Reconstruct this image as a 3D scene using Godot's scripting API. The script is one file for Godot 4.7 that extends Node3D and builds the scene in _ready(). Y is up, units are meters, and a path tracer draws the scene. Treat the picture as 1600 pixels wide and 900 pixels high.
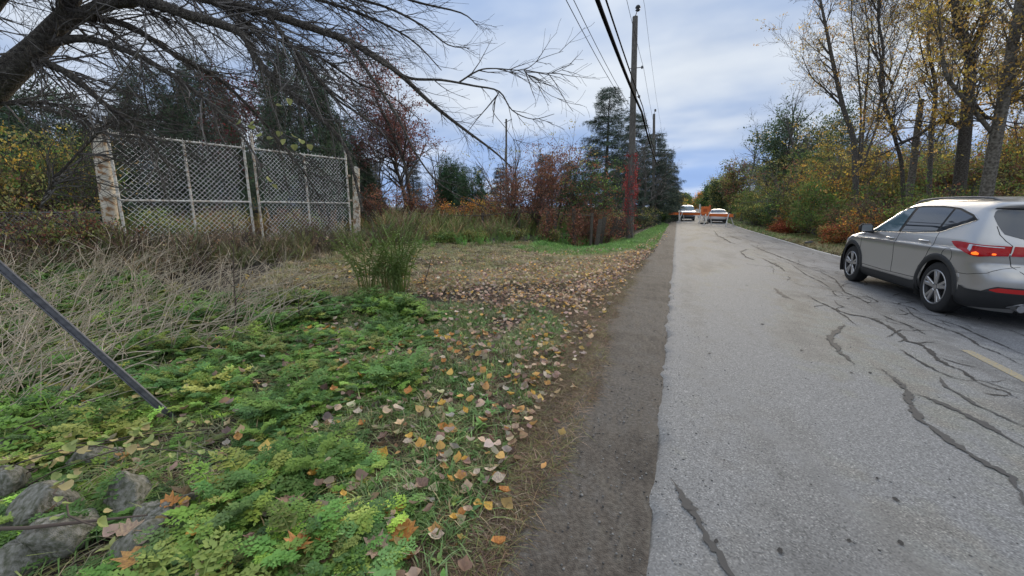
extends Node3D
# ------------------------------------------------------------------ camera model: a pixel of the 1600x900 photograph gives a direction
const F := 645.0
const HY := 322.0
const EYE := 1.6
const D := Vector3(0.3665, 0, -0.9304)      # along the road
const N := Vector3(0.9304, 0, 0.3665)       # across it, to the right
var pitch := atan((450.0 - HY) / F)
var used := {}
var wobble := FastNoiseLite.new()

func ray(px: float, py: float) -> Vector3:
	var a := (px - 800.0) / F
	var b := -(py - 450.0) / F
	return Vector3(a, b * cos(pitch) - sin(pitch), -cos(pitch) - b * sin(pitch))
func pxp(px: float, py: float, z: float) -> Vector3:
	var r := ray(px, py)
	return Vector3(0, EYE, 0) + r * (z / -r.z)
func rw(s: float, w: float) -> Vector3:
	var p := D * s + N * (w - 0.07)
	p.y = G(p.x, p.z)
	return p
func sw(x: float, z: float) -> Vector2:
	return Vector2(D.x * x + D.z * z, N.x * x + N.z * z + 0.07)
func right_edge(s: float) -> float:
	return 5.0 + 0.06 * maxf(0.0, 18.0 - maxf(s, -2.0)) + 0.012 * maxf(0.0, s - 24.0)
func G(x: float, z: float) -> float:
	var q := sw(x, z)
	var y := -0.2 * smoothstep(15.0, 45.0, q.x)
	if q.y < -0.45:
		var k := smoothstep(-0.45, -1.2, q.y)
		y += wobble.get_noise_2d(x * 6.0, z * 6.0) * 0.07 * k
		y += 0.5 * smoothstep(-3.0, -10.5, q.y) * smoothstep(1.0, 6.0, q.x)
		y -= 0.38 * exp(-pow((q.y + 3.5) / 0.9, 2.0)) * smoothstep(15.0, 18.0, q.x)
		y += 0.05 * k
	elif q.y > right_edge(q.x):
		var e := q.y - right_edge(q.x)
		y += -0.10 * smoothstep(0.2, 1.2, e) + 0.7 * smoothstep(1.2, 6.0, e) + wobble.get_noise_2d(x * 5.0, z * 5.0) * 0.08 * smoothstep(0.2, 1.0, e)
	return y
func gp(px: float, py: float) -> Vector3:
	var r := ray(px, py)
	var y := 0.0
	var p := Vector3.ZERO
	for i in 10:
		p = Vector3(0, EYE, 0) + r * ((y - EYE) / r.y)
		y = lerpf(y, G(p.x, p.z), 0.7)
	return Vector3(p.x, G(p.x, p.z), p.z)
func zone(pts: Array) -> PackedVector2Array:
	var out := PackedVector2Array()
	for a in pts:
		var p := gp(a[0], a[1])
		out.append(Vector2(p.x, p.z))
	return out
func spots(poly: PackedVector2Array, n: int, r: RandomNumberGenerator) -> PackedVector3Array:
	var lo := poly[0]; var hi := poly[0]
	for p in poly:
		lo = lo.min(p); hi = hi.max(p)
	var out := PackedVector3Array()
	var tries := 0
	while out.size() < n and tries < n * 30:
		tries += 1
		var q := Vector2(r.randf_range(lo.x, hi.x), r.randf_range(lo.y, hi.y))
		if Geometry2D.is_point_in_polygon(q, poly):
			out.append(Vector3(q.x, G(q.x, q.y), q.y))
	return out

# ------------------------------------------------------------------ mesh building
class MB:
	var v := PackedVector3Array()
	var n := PackedVector3Array()
	var c := PackedColorArray()
	var ix := PackedInt32Array()
	var smooth := true
	func tube(p: PackedVector3Array, rad: PackedFloat32Array, sides: int, cap := false) -> void:
		var m := p.size()
		if m < 2: return
		var t := (p[1] - p[0]).normalized()
		var u := t.cross(Vector3(0.31, 0.12, 0.94)).normalized()
		var base := v.size()
		for i in m:
			if i > 0:
				t = (p[mini(i + 1, m - 1)] - p[i - 1]).normalized()
			u = (u - t * u.dot(t)).normalized()
			var w := t.cross(u)
			for k in sides:
				var a := TAU * k / sides
				var r := u * cos(a) + w * sin(a)
				v.append(p[i] + r * rad[i]); n.append(r)
		for i in m - 1:
			for k in sides:
				var a0 := base + i * sides + k
				var a1 := base + i * sides + (k + 1) % sides
				ix.append(a0); ix.append(a0 + sides); ix.append(a1)
				ix.append(a0 + sides); ix.append(a1 + sides); ix.append(a1)
		if cap:
			for e in [0, m - 1]:
				var q := v.size()
				var nn := (p[0] - p[1]).normalized() if e == 0 else (p[m - 1] - p[m - 2]).normalized()
				v.append(p[e]); n.append(nn)
				for k in sides:
					v.append(v[base + e * sides + k]); n.append(nn)
				for k in sides:
					face(q, q + 1 + k, q + 1 + (k + 1) % sides)
	func face(a: int, b: int, d: int) -> void:
		if (v[d] - v[a]).cross(v[b] - v[a]).dot(n[a]) < 0.0:
			var t := b
			b = d; d = t
		ix.append(a); ix.append(b); ix.append(d)
	func poly(pts: Array, nn: Vector3) -> void:
		var q := v.size()
		for p in pts:
			v.append(p); n.append(nn)
		for k in range(1, pts.size() - 1):
			face(q, q + k, q + k + 1)
	func tri(a: Vector3, b: Vector3, d: Vector3) -> void:
		var q := v.size()
		v.append(a); v.append(b); v.append(d)
		ix.append(q); ix.append(q + 1); ix.append(q + 2)
	func quad(a: Vector3, b: Vector3, d: Vector3, e: Vector3) -> void:
		var q := v.size()
		v.append(a); v.append(b); v.append(d); v.append(e)
		ix.append(q); ix.append(q + 1); ix.append(q + 2); ix.append(q); ix.append(q + 2); ix.append(q + 3)
	func box(at: Transform3D, s: Vector3, bev := 0.0) -> void:
		# box with chamfered edges
		var h := s * 0.5
		var b := minf(bev, minf(h.x, minf(h.y, h.z)) * 0.8)
		for ax in 3:
			for sg in [-1.0, 1.0]:
				var nn := Vector3.ZERO
				nn[ax] = sg
				var i := (ax + 1) % 3
				var j := (ax + 2) % 3
				var pts := []
				for e in [[-1, -1], [1, -1], [1, 1], [-1, 1]]:
					var p := Vector3.ZERO
					p[ax] = sg * h[ax]; p[i] = e[0] * (h[i] - b); p[j] = e[1] * (h[j] - b)
					pts.append(at * p)
				poly(pts, (at.basis * nn).normalized())
		if b > 0.0:
			for ax in 3:
				var i := (ax + 1) % 3
				var j := (ax + 2) % 3
				for e in [[-1, -1], [1, -1], [1, 1], [-1, 1]]:
					var pts := []
					for f in [[-1, 0], [1, 0], [1, 1], [-1, 1]]:
						var p := Vector3.ZERO
						p[ax] = f[0] * (h[ax] - b)
						p[i] = e[0] * (h[i] if f[1] == 0 else h[i] - b)
						p[j] = e[1] * (h[j] - b if f[1] == 0 else h[j])
						pts.append(at * p)
					var nn := Vector3.ZERO
					nn[i] = e[0]; nn[j] = e[1]
					poly(pts, (at.basis * nn).normalized())
	func grid(rows: Array, closed := false) -> void:
		# rows of PackedVector3Array, smooth normals
		var R := rows.size()
		var C: int = rows[0].size()
		var base := v.size()
		for i in R:
			for k in C:
				var l: int = (k - 1 + C) % C if closed else maxi(k - 1, 0)
				var r: int = (k + 1) % C if closed else mini(k + 1, C - 1)
				var du: Vector3 = rows[i][r] - rows[i][l]
				var dv: Vector3 = rows[mini(i + 1, R - 1)][k] - rows[maxi(i - 1, 0)][k]
				var nn := du.cross(dv)
				v.append(rows[i][k])
				n.append(nn.normalized() if nn.length() > 1e-12 else Vector3.UP)
		for i in R - 1:
			for k in (C if closed else C - 1):
				var a := base + i * C + k
				var b := base + i * C + (k + 1) % C
				ix.append(a); ix.append(a + C); ix.append(b)
				ix.append(b); ix.append(a + C); ix.append(b + C)
	func flip() -> void:
		for i in n.size(): n[i] = -n[i]
		for i in range(0, ix.size(), 3):
			var t := ix[i]
			ix[i] = ix[i + 1]; ix[i + 1] = t
	func mesh() -> ArrayMesh:
		var a := []
		a.resize(Mesh.ARRAY_MAX)
		a[Mesh.ARRAY_VERTEX] = v
		if n.size() == v.size(): a[Mesh.ARRAY_NORMAL] = n
		if c.size() == v.size(): a[Mesh.ARRAY_COLOR] = c
		a[Mesh.ARRAY_INDEX] = ix
		var m := ArrayMesh.new()
		m.add_surface_from_arrays(Mesh.PRIMITIVE_TRIANGLES, a)
		return m

func numbered(called: String) -> String:
	used[called] = used.get(called, -1) + 1
	return called if used[called] == 0 else "%s_%03d" % [called, used[called]]
func tag(o: Node, label: String, category: String, group := "", kind := "") -> void:
	if label: o.set_meta("label", label)
	if category: o.set_meta("category", category)
	if group: o.set_meta("group", group)
	if kind: o.set_meta("kind", kind)
func thing(called: String, label: String, category: String, at := Vector3.ZERO, turn := 0.0, group := "") -> Node3D:
	var o := Node3D.new()
	o.name = numbered(called)
	add_child(o)
	o.position = at; o.rotation.y = turn
	tag(o, label, category, group)
	return o
func part(called: String, mesh: Mesh, m: Material, parent: Node = null) -> MeshInstance3D:
	var o := MeshInstance3D.new()
	o.mesh = mesh
	o.material_override = m
	if parent == null:
		o.name = numbered(called)
		add_child(o)
	else:
		o.name = called
		parent.add_child(o, true)
	return o
func copy_of(o: Node3D, label := "", group := "") -> Node3D:
	var r: Node3D = o.duplicate()
	var base := String(o.name)
	if base.substr(base.length() - 4, 1) == "_" and base.substr(base.length() - 3).is_valid_int():
		base = base.substr(0, base.length() - 4)
	r.name = numbered(base)
	add_child(r)
	if label: r.set_meta("label", label)
	if group: r.set_meta("group", group)
	return r
func many(called: String, mesh: Mesh, m: Material, tr: Array, cols: PackedColorArray, parent: Node = null) -> MultiMeshInstance3D:
	var mm := MultiMesh.new()
	mm.transform_format = MultiMesh.TRANSFORM_3D
	mm.use_colors = true
	mm.mesh = mesh
	mm.instance_count = tr.size()
	var b := PackedFloat32Array()
	b.resize(tr.size() * 16)
	var k := 0
	for i in tr.size():
		var t: Transform3D = tr[i]
		b[k] = t.basis.x.x; b[k + 1] = t.basis.y.x; b[k + 2] = t.basis.z.x; b[k + 3] = t.origin.x
		b[k + 4] = t.basis.x.y; b[k + 5] = t.basis.y.y; b[k + 6] = t.basis.z.y; b[k + 7] = t.origin.y
		b[k + 8] = t.basis.x.z; b[k + 9] = t.basis.y.z; b[k + 10] = t.basis.z.z; b[k + 11] = t.origin.z
		var q := cols[i]
		b[k + 12] = q.r; b[k + 13] = q.g; b[k + 14] = q.b; b[k + 15] = 1.0
		k += 16
	mm.buffer = b
	var o := MultiMeshInstance3D.new()
	o.multimesh = mm
	o.material_override = m
	if parent == null:
		o.name = numbered(called)
		add_child(o)
		o.set_meta("kind", "stuff")
	else:
		o.name = called
		parent.add_child(o, true)
		o.set_meta("kind", "stuff")
	return o

# ------------------------------------------------------------------ materials
func col(r: float, g: float, b: float) -> Color:      # linear base colour for albedo_color
	return Color(r, g, b).linear_to_srgb()
func mat(c: Color, rough := 0.8, metal := 0.0) -> StandardMaterial3D:
	var m := StandardMaterial3D.new()
	m.albedo_color = c
	m.roughness = rough
	m.metallic = metal
	return m
func tinted(rough := 0.8, back := 0.0) -> StandardMaterial3D:
	var m := mat(Color.WHITE, rough)
	m.vertex_color_use_as_albedo = true
	if back > 0.0:
		m.backlight_enabled = true
		m.backlight = Color(back, back, back)
	return m
func ramp(stops: Array) -> Gradient:
	var g := Gradient.new()
	g.offsets = PackedFloat32Array(stops.map(func(a): return a[0]))
	g.colors = PackedColorArray(stops.map(func(a): return col(a[1], a[2], a[3])))
	return g
func noise_tex(size: int, freq: float, kind: int, octaves: int, seed_: int, stops: Array, as_normal := false, bump := 4.0) -> NoiseTexture2D:
	var f := FastNoiseLite.new()
	f.noise_type = kind
	f.frequency = freq
	f.seed = seed_
	f.fractal_type = FastNoiseLite.FRACTAL_FBM if octaves > 1 else FastNoiseLite.FRACTAL_NONE
	f.fractal_octaves = octaves
	var t := NoiseTexture2D.new()
	t.width = size; t.height = size
	t.seamless = true
	t.noise = f
	if as_normal:
		t.as_normal_map = true; t.bump_strength = bump
	elif stops.size():
		t.color_ramp = ramp(stops)
	return t
func textured(tex: Texture2D, scale: float, rough := 0.85, height: Texture2D = null, hs := 0.5) -> StandardMaterial3D:
	var m := mat(Color.WHITE, rough)
	m.albedo_texture = tex
	m.uv1_triplanar = true
	m.uv1_world_triplanar = true
	m.uv1_scale = Vector3.ONE * scale
	if height:
		m.heightmap_enabled = true
		m.heightmap_texture = height
		m.heightmap_scale = hs
	return m

var M := {}
func make_materials() -> void:
	var V := FastNoiseLite.TYPE_VALUE
	var S := FastNoiseLite.TYPE_SIMPLEX_SMOOTH
	var speck := noise_tex(1024, 0.5, V, 1, 3, [[0.0, 0.09, 0.09, 0.09], [0.3, 0.172, 0.171, 0.17], [0.6, 0.215, 0.213, 0.211], [0.84, 0.262, 0.259, 0.255], [0.94, 0.39, 0.385, 0.37], [1.0, 0.54, 0.525, 0.50]])
	var speckh := noise_tex(1024, 0.5, V, 1, 3, [[0.0, 0, 0, 0], [1.0, 1, 1, 1]])
	M.asphalt = textured(speck, 1.0 / 3.3, 0.85, speckh, 0.12)
	M.asphalt.vertex_color_use_as_albedo = true
	M.dirt = textured(noise_tex(1024, 0.05, S, 7, 8, [[0.0, 0.045, 0.038, 0.032], [0.35, 0.088, 0.076, 0.065], [0.6, 0.112, 0.099, 0.086], [0.8, 0.14, 0.125, 0.11], [1.0, 0.22, 0.20, 0.175]]), 1.0 / 1.9, 0.92, noise_tex(1024, 0.16, S, 5, 9, [[0, 0, 0, 0], [1, 1, 1, 1]]), 0.45)
	M.dirt.vertex_color_use_as_albedo = true
	M.soil = textured(noise_tex(1024, 0.02, S, 7, 11, [[0.0, 0.012, 0.009, 0.006], [0.42, 0.036, 0.027, 0.018], [0.6, 0.06, 0.046, 0.031], [1.0, 0.13, 0.10, 0.068]]), 1.0 / 2.3, 0.95, noise_tex(1024, 0.05, S, 6, 12, [[0, 0, 0, 0], [1, 1, 1, 1]]), 4.0)
	M.tar = mat(col(0.058, 0.056, 0.055), 0.8)
	M.crack = mat(col(0.034, 0.032, 0.031), 0.9)
	M.bark = textured(noise_tex(512, 0.02, S, 6, 21, [[0.0, 0.03, 0.025, 0.021], [0.45, 0.095, 0.084, 0.072], [0.62, 0.15, 0.138, 0.12], [1.0, 0.26, 0.245, 0.22]]), 1.7, 0.95, noise_tex(512, 0.04, S, 5, 22, [[0, 0, 0, 0], [1, 1, 1, 1]]), 2.5)
	M.bark_dark = textured(noise_tex(512, 0.02, S, 6, 23, [[0.0, 0.018, 0.015, 0.012], [0.5, 0.075, 0.064, 0.053], [0.68, 0.125, 0.112, 0.094], [1.0, 0.22, 0.205, 0.17]]), 1.7, 0.95, noise_tex(512, 0.05, S, 5, 24, [[0, 0, 0, 0], [1, 1, 1, 1]]), 2.5)
	M.bark_pale = textured(noise_tex(512, 0.015, S, 6, 25, [[0.0, 0.03, 0.025, 0.02], [0.42, 0.11, 0.095, 0.075], [0.62, 0.18, 0.165, 0.135], [1.0, 0.27, 0.25, 0.21]]), 1.4, 0.95, noise_tex(512, 0.04, S, 5, 26, [[0, 0, 0, 0], [1, 1, 1, 1]]), 2.5)
	M.twig = mat(col(0.066, 0.057, 0.052), 0.9)
	M.twig_grey = mat(col(0.15, 0.137, 0.127), 0.9)
	M.twig_brown = mat(col(0.10, 0.075, 0.06), 0.9)
	M.pole = textured(noise_tex(512, 0.02, S, 6, 31, [[0.0, 0.05, 0.045, 0.04], [0.5, 0.12, 0.11, 0.098], [1.0, 0.22, 0.205, 0.185]]), 1.0, 0.95)
	M.pole.uv1_scale = Vector3(3.0, 0.35, 3.0)
	M.leaf = tinted(0.6, 0.9)
	M.needle = tinted(0.75, 0.15)
	M.grass = tinted(0.65, 0.35)
	M.dry = tinted(0.85, 0.3)
	M.white_paint = textured(noise_tex(512, 0.012, S, 6, 41, [[0.0, 0.22, 0.09, 0.03], [0.30, 0.45, 0.32, 0.2], [0.38, 0.60, 0.57, 0.50], [1.0, 0.74, 0.72, 0.66]]), 1.3, 0.6)
	M.rusty = textured(noise_tex(512, 0.010, S, 6, 42, [[0.0, 0.16, 0.07, 0.03], [0.30, 0.36, 0.21, 0.10], [0.42, 0.58, 0.51, 0.40], [1.0, 0.72, 0.68, 0.58]]), 1.1, 0.7)
	M.wire_white = mat(col(0.78, 0.78, 0.77), 0.5)
	M.steel = textured(noise_tex(512, 0.02, S, 6, 43, [[0.0, 0.06, 0.06, 0.065], [0.5, 0.12, 0.12, 0.13], [1.0, 0.2, 0.2, 0.21]]), 2.0, 0.55)
	M.rock = textured(noise_tex(1024, 0.02, S, 7, 51, [[0.0, 0.035, 0.042, 0.022], [0.36, 0.11, 0.112, 0.075], [0.5, 0.19, 0.183, 0.15], [0.7, 0.265, 0.255, 0.225], [1.0, 0.42, 0.40, 0.36]]), 1.6, 0.9, noise_tex(1024, 0.09, S, 6, 52, [[0, 0, 0, 0], [1, 1, 1, 1]]), 0.6)
	M.cable = mat(col(0.012, 0.012, 0.014), 1.0)
	M.cable.metallic_specular = 0.1
	M.plank = textured(noise_tex(512, 0.02, S, 6, 61, [[0.0, 0.04, 0.033, 0.027], [0.5, 0.10, 0.085, 0.07], [1.0, 0.2, 0.18, 0.15]]), 1.0, 0.95)
	M.plank.uv1_scale = Vector3(5.0, 0.8, 5.0)
	# vehicles
	M.silver = mat(col(0.45, 0.442, 0.43), 0.3, 0.65)
	M.silver.clearcoat_enabled = true; M.silver.clearcoat = 1.0; M.silver.clearcoat_roughness = 0.13
	M.white_car = mat(col(0.72, 0.73, 0.75), 0.3)
	M.white_car.clearcoat_enabled = true
	M.blue_car = mat(col(0.42, 0.50, 0.60), 0.3, 0.3)
	M.blue_car.clearcoat_enabled = true
	M.plastic = mat(col(0.022, 0.023, 0.025), 0.55)
	M.black = mat(col(0.006, 0.006, 0.006), 0.7)
	M.glass = mat(col(0.03, 0.036, 0.045), 0.02)
	M.glass.metallic_specular = 0.95
	M.glass_front = mat(col(0.07, 0.12, 0.15), 0.03)
	M.glass_front.metallic_specular = 0.9
	M.chrome = mat(col(0.55, 0.55, 0.56), 0.3, 1.0)
	M.alloy = mat(col(0.42, 0.42, 0.43), 0.3, 0.85)
	M.rubber = mat(col(0.016, 0.016, 0.017), 0.85)
	M.tail = mat(col(0.36, 0.006, 0.008), 0.1)
	M.tail.metallic_specular = 0.4
	M.reflector = mat(col(0.45, 0.02, 0.02), 0.2)
	M.brake = mat(col(0.8, 0.15, 0.03), 0.3)
	M.brake.emission_enabled = true; M.brake.emission = Color(1.0, 0.42, 0.10); M.brake.emission_energy_multiplier = 0.75
	M.lamp_clear = mat(col(0.5, 0.52, 0.55), 0.1, 0.5)
	M.orange = mat(col(0.85, 0.20, 0.045), 0.5)
	M.orange_dark = mat(col(0.55, 0.10, 0.02), 0.5)
	M.white = mat(col(0.7, 0.7, 0.68), 0.5)
	M.yellow_line = textured(noise_tex(512, 0.05, S, 5, 71, [[0.0, 0.22, 0.21, 0.19], [0.42, 0.27, 0.25, 0.21], [0.56, 0.34, 0.28, 0.17], [0.75, 0.40, 0.31, 0.16], [1.0, 0.46, 0.35, 0.17]]), 1.5, 0.8)
	M.white_line = textured(noise_tex(512, 0.05, S, 5, 72, [[0.0, 0.3, 0.3, 0.3], [0.42, 0.36, 0.36, 0.35], [0.55, 0.6, 0.6, 0.58], [1.0, 0.7, 0.7, 0.68]]), 1.5, 0.8)

# ------------------------------------------------------------------ camera, sky, sun
func make_view() -> void:
	var cam := Camera3D.new()
	cam.name = "camera"
	cam.fov = rad_to_deg(2.0 * atan(450.0 / F))
	cam.near = 0.05
	cam.far = 1500.0
	cam.position = Vector3(0, EYE, 0)
	cam.rotation.x = -pitch
	add_child(cam)
	cam.current = true
	var env := Environment.new()
	env.background_mode = Environment.BG_SKY
	env.tonemap_mode = Environment.TONE_MAPPER_LINEAR
	env.tonemap_exposure = 1.95
	env.sdfgi_enabled = true; env.ssao_enabled = true; env.ssil_enabled = true
	var sky := Sky.new()
	var sm := PanoramaSkyMaterial.new()
	sm.panorama = sky_image()
	sky.sky_material = sm
	env.sky = sky
	env.background_energy_multiplier = 1.0
	var we := WorldEnvironment.new()
	we.name = "world_environment"
	we.environment = env
	add_child(we)
	var sun := DirectionalLight3D.new()
	sun.name = "sun"
	sun.light_energy = 0.5
	sun.light_angular_distance = 24.0
	sun.light_color = Color(1.0, 0.93, 0.82)
	sun.shadow_enabled = true
	add_child(sun)
	sun.look_at_from_position(Vector3.ZERO, -ray(1205, 90))

func sky_image() -> ImageTexture:
	var w := 2048
	var h := 1024
	var f := FastNoiseLite.new()
	f.noise_type = FastNoiseLite.TYPE_SIMPLEX_SMOOTH
	f.fractal_type = FastNoiseLite.FRACTAL_FBM
	f.fractal_octaves = 6
	f.frequency = 0.9
	f.seed = 5
	var f2 := FastNoiseLite.new()
	f2.noise_type = FastNoiseLite.TYPE_SIMPLEX_SMOOTH
	f2.fractal_type = FastNoiseLite.FRACTAL_FBM
	f2.fractal_octaves = 4
	f2.frequency = 0.45
	f2.seed = 17
	var sd := ray(1205, 90).normalized()
	var data := PackedFloat32Array()
	data.resize(w * h * 3)
	var k := 0
	for j in h:
		var el := PI * (0.5 - (j + 0.5) / h)
		var sy := sin(el); var cy := cos(el)
		for i in w:
			var c := Vector3(0.3, 0.33, 0.38)
			if sy > -0.12:
				var az := TAU * ((i + 0.5) / w - 0.5)
				var d := Vector3(sin(az) * cy, sy, -cos(az) * cy)
				# a layer of cloud seen from below: coordinates on a flat deck
				var q := 1.0 / (maxf(sy, 0.0) + 0.16)
				var x := d.x * q; var z := d.z * q
				var a := f.get_noise_3d(x * 0.8 + z * 0.3, z * 1.15 - x * 0.45, 0.0)
				var b := f2.get_noise_3d(x * 0.8, z * 0.9, 3.0)
				var cover := smoothstep(-0.55, 0.55, a * 0.7 + b * 0.9 + 0.42 * smoothstep(0.05, 0.6, sy) - 0.12)
				var thin := Vector3(0.178, 0.252, 0.40)
				var thick := Vector3(0.378, 0.41, 0.452)
				c = thin.lerp(thick, cover)
				c *= (1.0 + a * 0.16) * (1.0 + 0.45 * smoothstep(0.3, 1.0, sy))
				c = c.lerp(Vector3(0.18, 0.275, 0.49), 0.55 * exp(-pow(sy / 0.14, 2.0)) * (1.0 - 0.5 * cover))
				var g := maxf(0.0, d.dot(sd))
				var broken := clampf(0.65 + a * 1.3 + b * 0.5, 0.0, 1.5)
				c += Vector3(0.20, 0.19, 0.16) * pow(g, 20.0) * broken + Vector3(0.10, 0.09, 0.07) * pow(g, 150.0) * broken + Vector3(0.42, 0.40, 0.34) * pow(g, 1400.0)
			data[k] = c.x; data[k + 1] = c.y; data[k + 2] = c.z
			k += 3
	var im := Image.create_from_data(w, h, false, Image.FORMAT_RGBF, data.to_byte_array())
	return ImageTexture.create_from_image(im)

# ------------------------------------------------------------------ ground, road, shoulder
func steps(list: Array) -> PackedFloat32Array:      # [[from, to, step], ...]
	var out := PackedFloat32Array()
	for a in list:
		var x: float = a[0]
		while x < a[1] - 1e-4:
			out.append(x)
			x += a[2]
	out.append(list[-1][1])
	return out
func sheet(ss: PackedFloat32Array, ws: PackedFloat32Array, place: Callable, paint = null) -> MB:
	var mb := MB.new()
	var rows := []
	for s in ss:
		var row := PackedVector3Array()
		for w in ws:
			row.append(place.call(s, w))
		rows.append(row)
	mb.grid(rows)
	if mb.n[mb.n.size() / 2].y < 0.0: mb.flip()
	if paint != null:
		for p in mb.v:
			mb.c.append(paint.call(p))
	return mb
func road_y(p: Vector3) -> float:
	return G(p.x, p.z) + 0.02
func on_road(s: float, w: float, lift := 0.0) -> Vector3:
	var p := D * s + N * (w - 0.07)
	var e := clampf(w / right_edge(s), 0.0, 1.0)
	p.y = -0.2 * smoothstep(15.0, 45.0, s) + 0.02 + 0.05 * sin(PI * e) + lift
	return p
func px_road(px: float, py: float) -> Vector2:
	var r := ray(px, py)
	var y := 0.02
	var q := Vector2.ZERO
	for i in 6:
		var p := Vector3(0, EYE, 0) + r * ((y - EYE) / r.y)
		q = sw(p.x, p.z)
		y = on_road(q.x, q.y).y
	return q

func make_ground() -> void:
	wobble.frequency = 0.08
	wobble.seed = 4
	var ss := steps([[-60, -6, 6.0], [-6, 14, 0.25], [14, 40, 0.8], [40, 120, 5], [120, 420, 30]])
	var ws := steps([[-260, -60, 25], [-60, -16, 4], [-16, -0.1, 0.25], [-0.1, 6.2, 1.05], [6.2, 14, 0.4], [14, 60, 4], [60, 260, 25]])
	var mb := sheet(ss, ws, func(s: float, w: float) -> Vector3:
		var p := rw(s, w)
		if w > -0.15 and w < right_edge(s) - 0.3: p.y -= 0.08
		return p)
	var o := part("ground", mb.mesh(), M.soil)
	tag(o, "brown soil of the verge and the woods on both sides of the road", "ground", "", "structure")

	# asphalt
	var nz := FastNoiseLite.new()
	nz.frequency = 0.35; nz.seed = 12; nz.fractal_octaves = 4
	var fine := FastNoiseLite.new()
	fine.frequency = 2.2; fine.seed = 13; fine.fractal_octaves = 3
	var rs := steps([[-8, 0, 0.5], [0, 9, 0.07], [9, 30, 0.25], [30, 80, 2.0], [80, 320, 20]])
	var rc := PackedFloat32Array()
	for i in 73: rc.append(i / 72.0)
	var road := sheet(rs, rc, func(s: float, e: float) -> Vector3:
		var edge := 0.0 + fine.get_noise_2d(s * 0.7, 3.0) * 0.07 + fine.get_noise_2d(s * 5.0, 8.0) * 0.03
		var w := edge + e * (right_edge(s) - edge)
		var p := on_road(s, w)
		if e == 0.0 or e == 1.0:
			p.y -= 0.06
		return p, func(p: Vector3) -> Color:
		var q := sw(p.x, p.z)
		var k := 1.0 + nz.get_noise_2d(q.x * 0.5, q.y * 2.2) * 0.48 + fine.get_noise_2d(q.x, q.y * 2.0) * 0.2
		var c := Vector3(1.0, 0.99, 0.98) * k
		# ground-in dust: pale gravel at the broken edge, beige between the wheel tracks
		var pale := smoothstep(0.42, 0.05, q.y + fine.get_noise_2d(q.x * 2.0, 9.0) * 0.16 + nz.get_noise_2d(q.x, 40.0) * 0.1)
		c = c.lerp(Vector3(2.0, 1.88, 1.68) * (1.0 + fine.get_noise_2d(q.x * 6.0, q.y * 6.0) * 0.5), pale * 0.85)
		var dust := clampf(0.5 + nz.get_noise_2d(q.x * 0.35 + 30.0, q.y * 1.6) * 1.5, 0.0, 1.0)
		c = c.lerp(c * Vector3(1.20, 1.14, 1.03), dust * smoothstep(0.2, 0.8, q.y) * smoothstep(3.4, 2.4, q.y))
		var stain := smoothstep(0.02, 0.28, nz.get_noise_2d(q.x * 0.9 + 70.0, q.y * 2.6) + fine.get_noise_2d(q.x * 1.4, q.y * 3.0) * 0.5)
		c *= 1.0 - 0.30 * stain * (0.35 + 0.65 * smoothstep(1.8, 2.8, q.y))
		c = c.lerp(c * Vector3(0.86, 0.89, 0.97), smoothstep(2.9, 3.6, q.y) * 0.9)
		return Color(c.x, c.y, c.z * 0.99))
	var ro := part("road", road.mesh(), M.asphalt)
	tag(ro, "worn grey two lane asphalt road with long cracks", "road", "", "structure")

	# dirt shoulder
	var sh := steps([[-8, 0, 0.4], [0, 12, 0.07], [12, 34, 0.3], [34, 70, 2.0]])
	var sc := PackedFloat32Array()
	for i in 21: sc.append(i / 20.0)
	var mb2 := sheet(sh, sc, func(s: float, e: float) -> Vector3:
		var wl := -(0.62 + 0.22 * smoothstep(3.0, 7.5, s) - 0.15 * smoothstep(9.0, 14.0, s)) + nz.get_noise_2d(s * 2.0, 70.0) * 0.18 + fine.get_noise_2d(s, 5.0) * 0.10 + fine.get_noise_2d(s * 5.0, 15.0) * 0.04
		var w := lerpf(wl, 0.06, e)
		var p := rw(s, w)
		var rut := nz.get_noise_2d(s * 0.4, w * 6.0) * 0.02 + fine.get_noise_2d(s * 1.5, w * 3.0) * 0.010
		p.y += 0.02 * smoothstep(0.0, 0.12, e) - 0.012 * smoothstep(0.0, 0.05, 0.05 - e) + rut * smoothstep(0.0, 0.2, e) * smoothstep(1.0, 0.8, e) - 0.012 * smoothstep(0.9, 1.0, e)
		return p, func(p: Vector3) -> Color:
		var q := sw(p.x, p.z)
		var k := 1.0 + nz.get_noise_2d(q.x * 0.8 + 9.0, q.y * 3.0) * 0.5 + fine.get_noise_2d(q.x * 1.2, q.y * 5.0) * 0.4
		var damp := smoothstep(0.12, 0.3, nz.get_noise_2d(q.x * 3.5, q.y * 1.2 + 33.0))
		k *= 1.0 - 0.22 * damp
		return Color(k * 1.04, k, k * 0.95))
	var so := part("dirt_shoulder", mb2.mesh(), M.dirt)
	tag(so, "dark damp dirt shoulder along the asphalt edge", "shoulder", "", "structure")

	# cracks traced on the asphalt
	var rng := RandomNumberGenerator.new()
	rng.seed = 77
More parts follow.
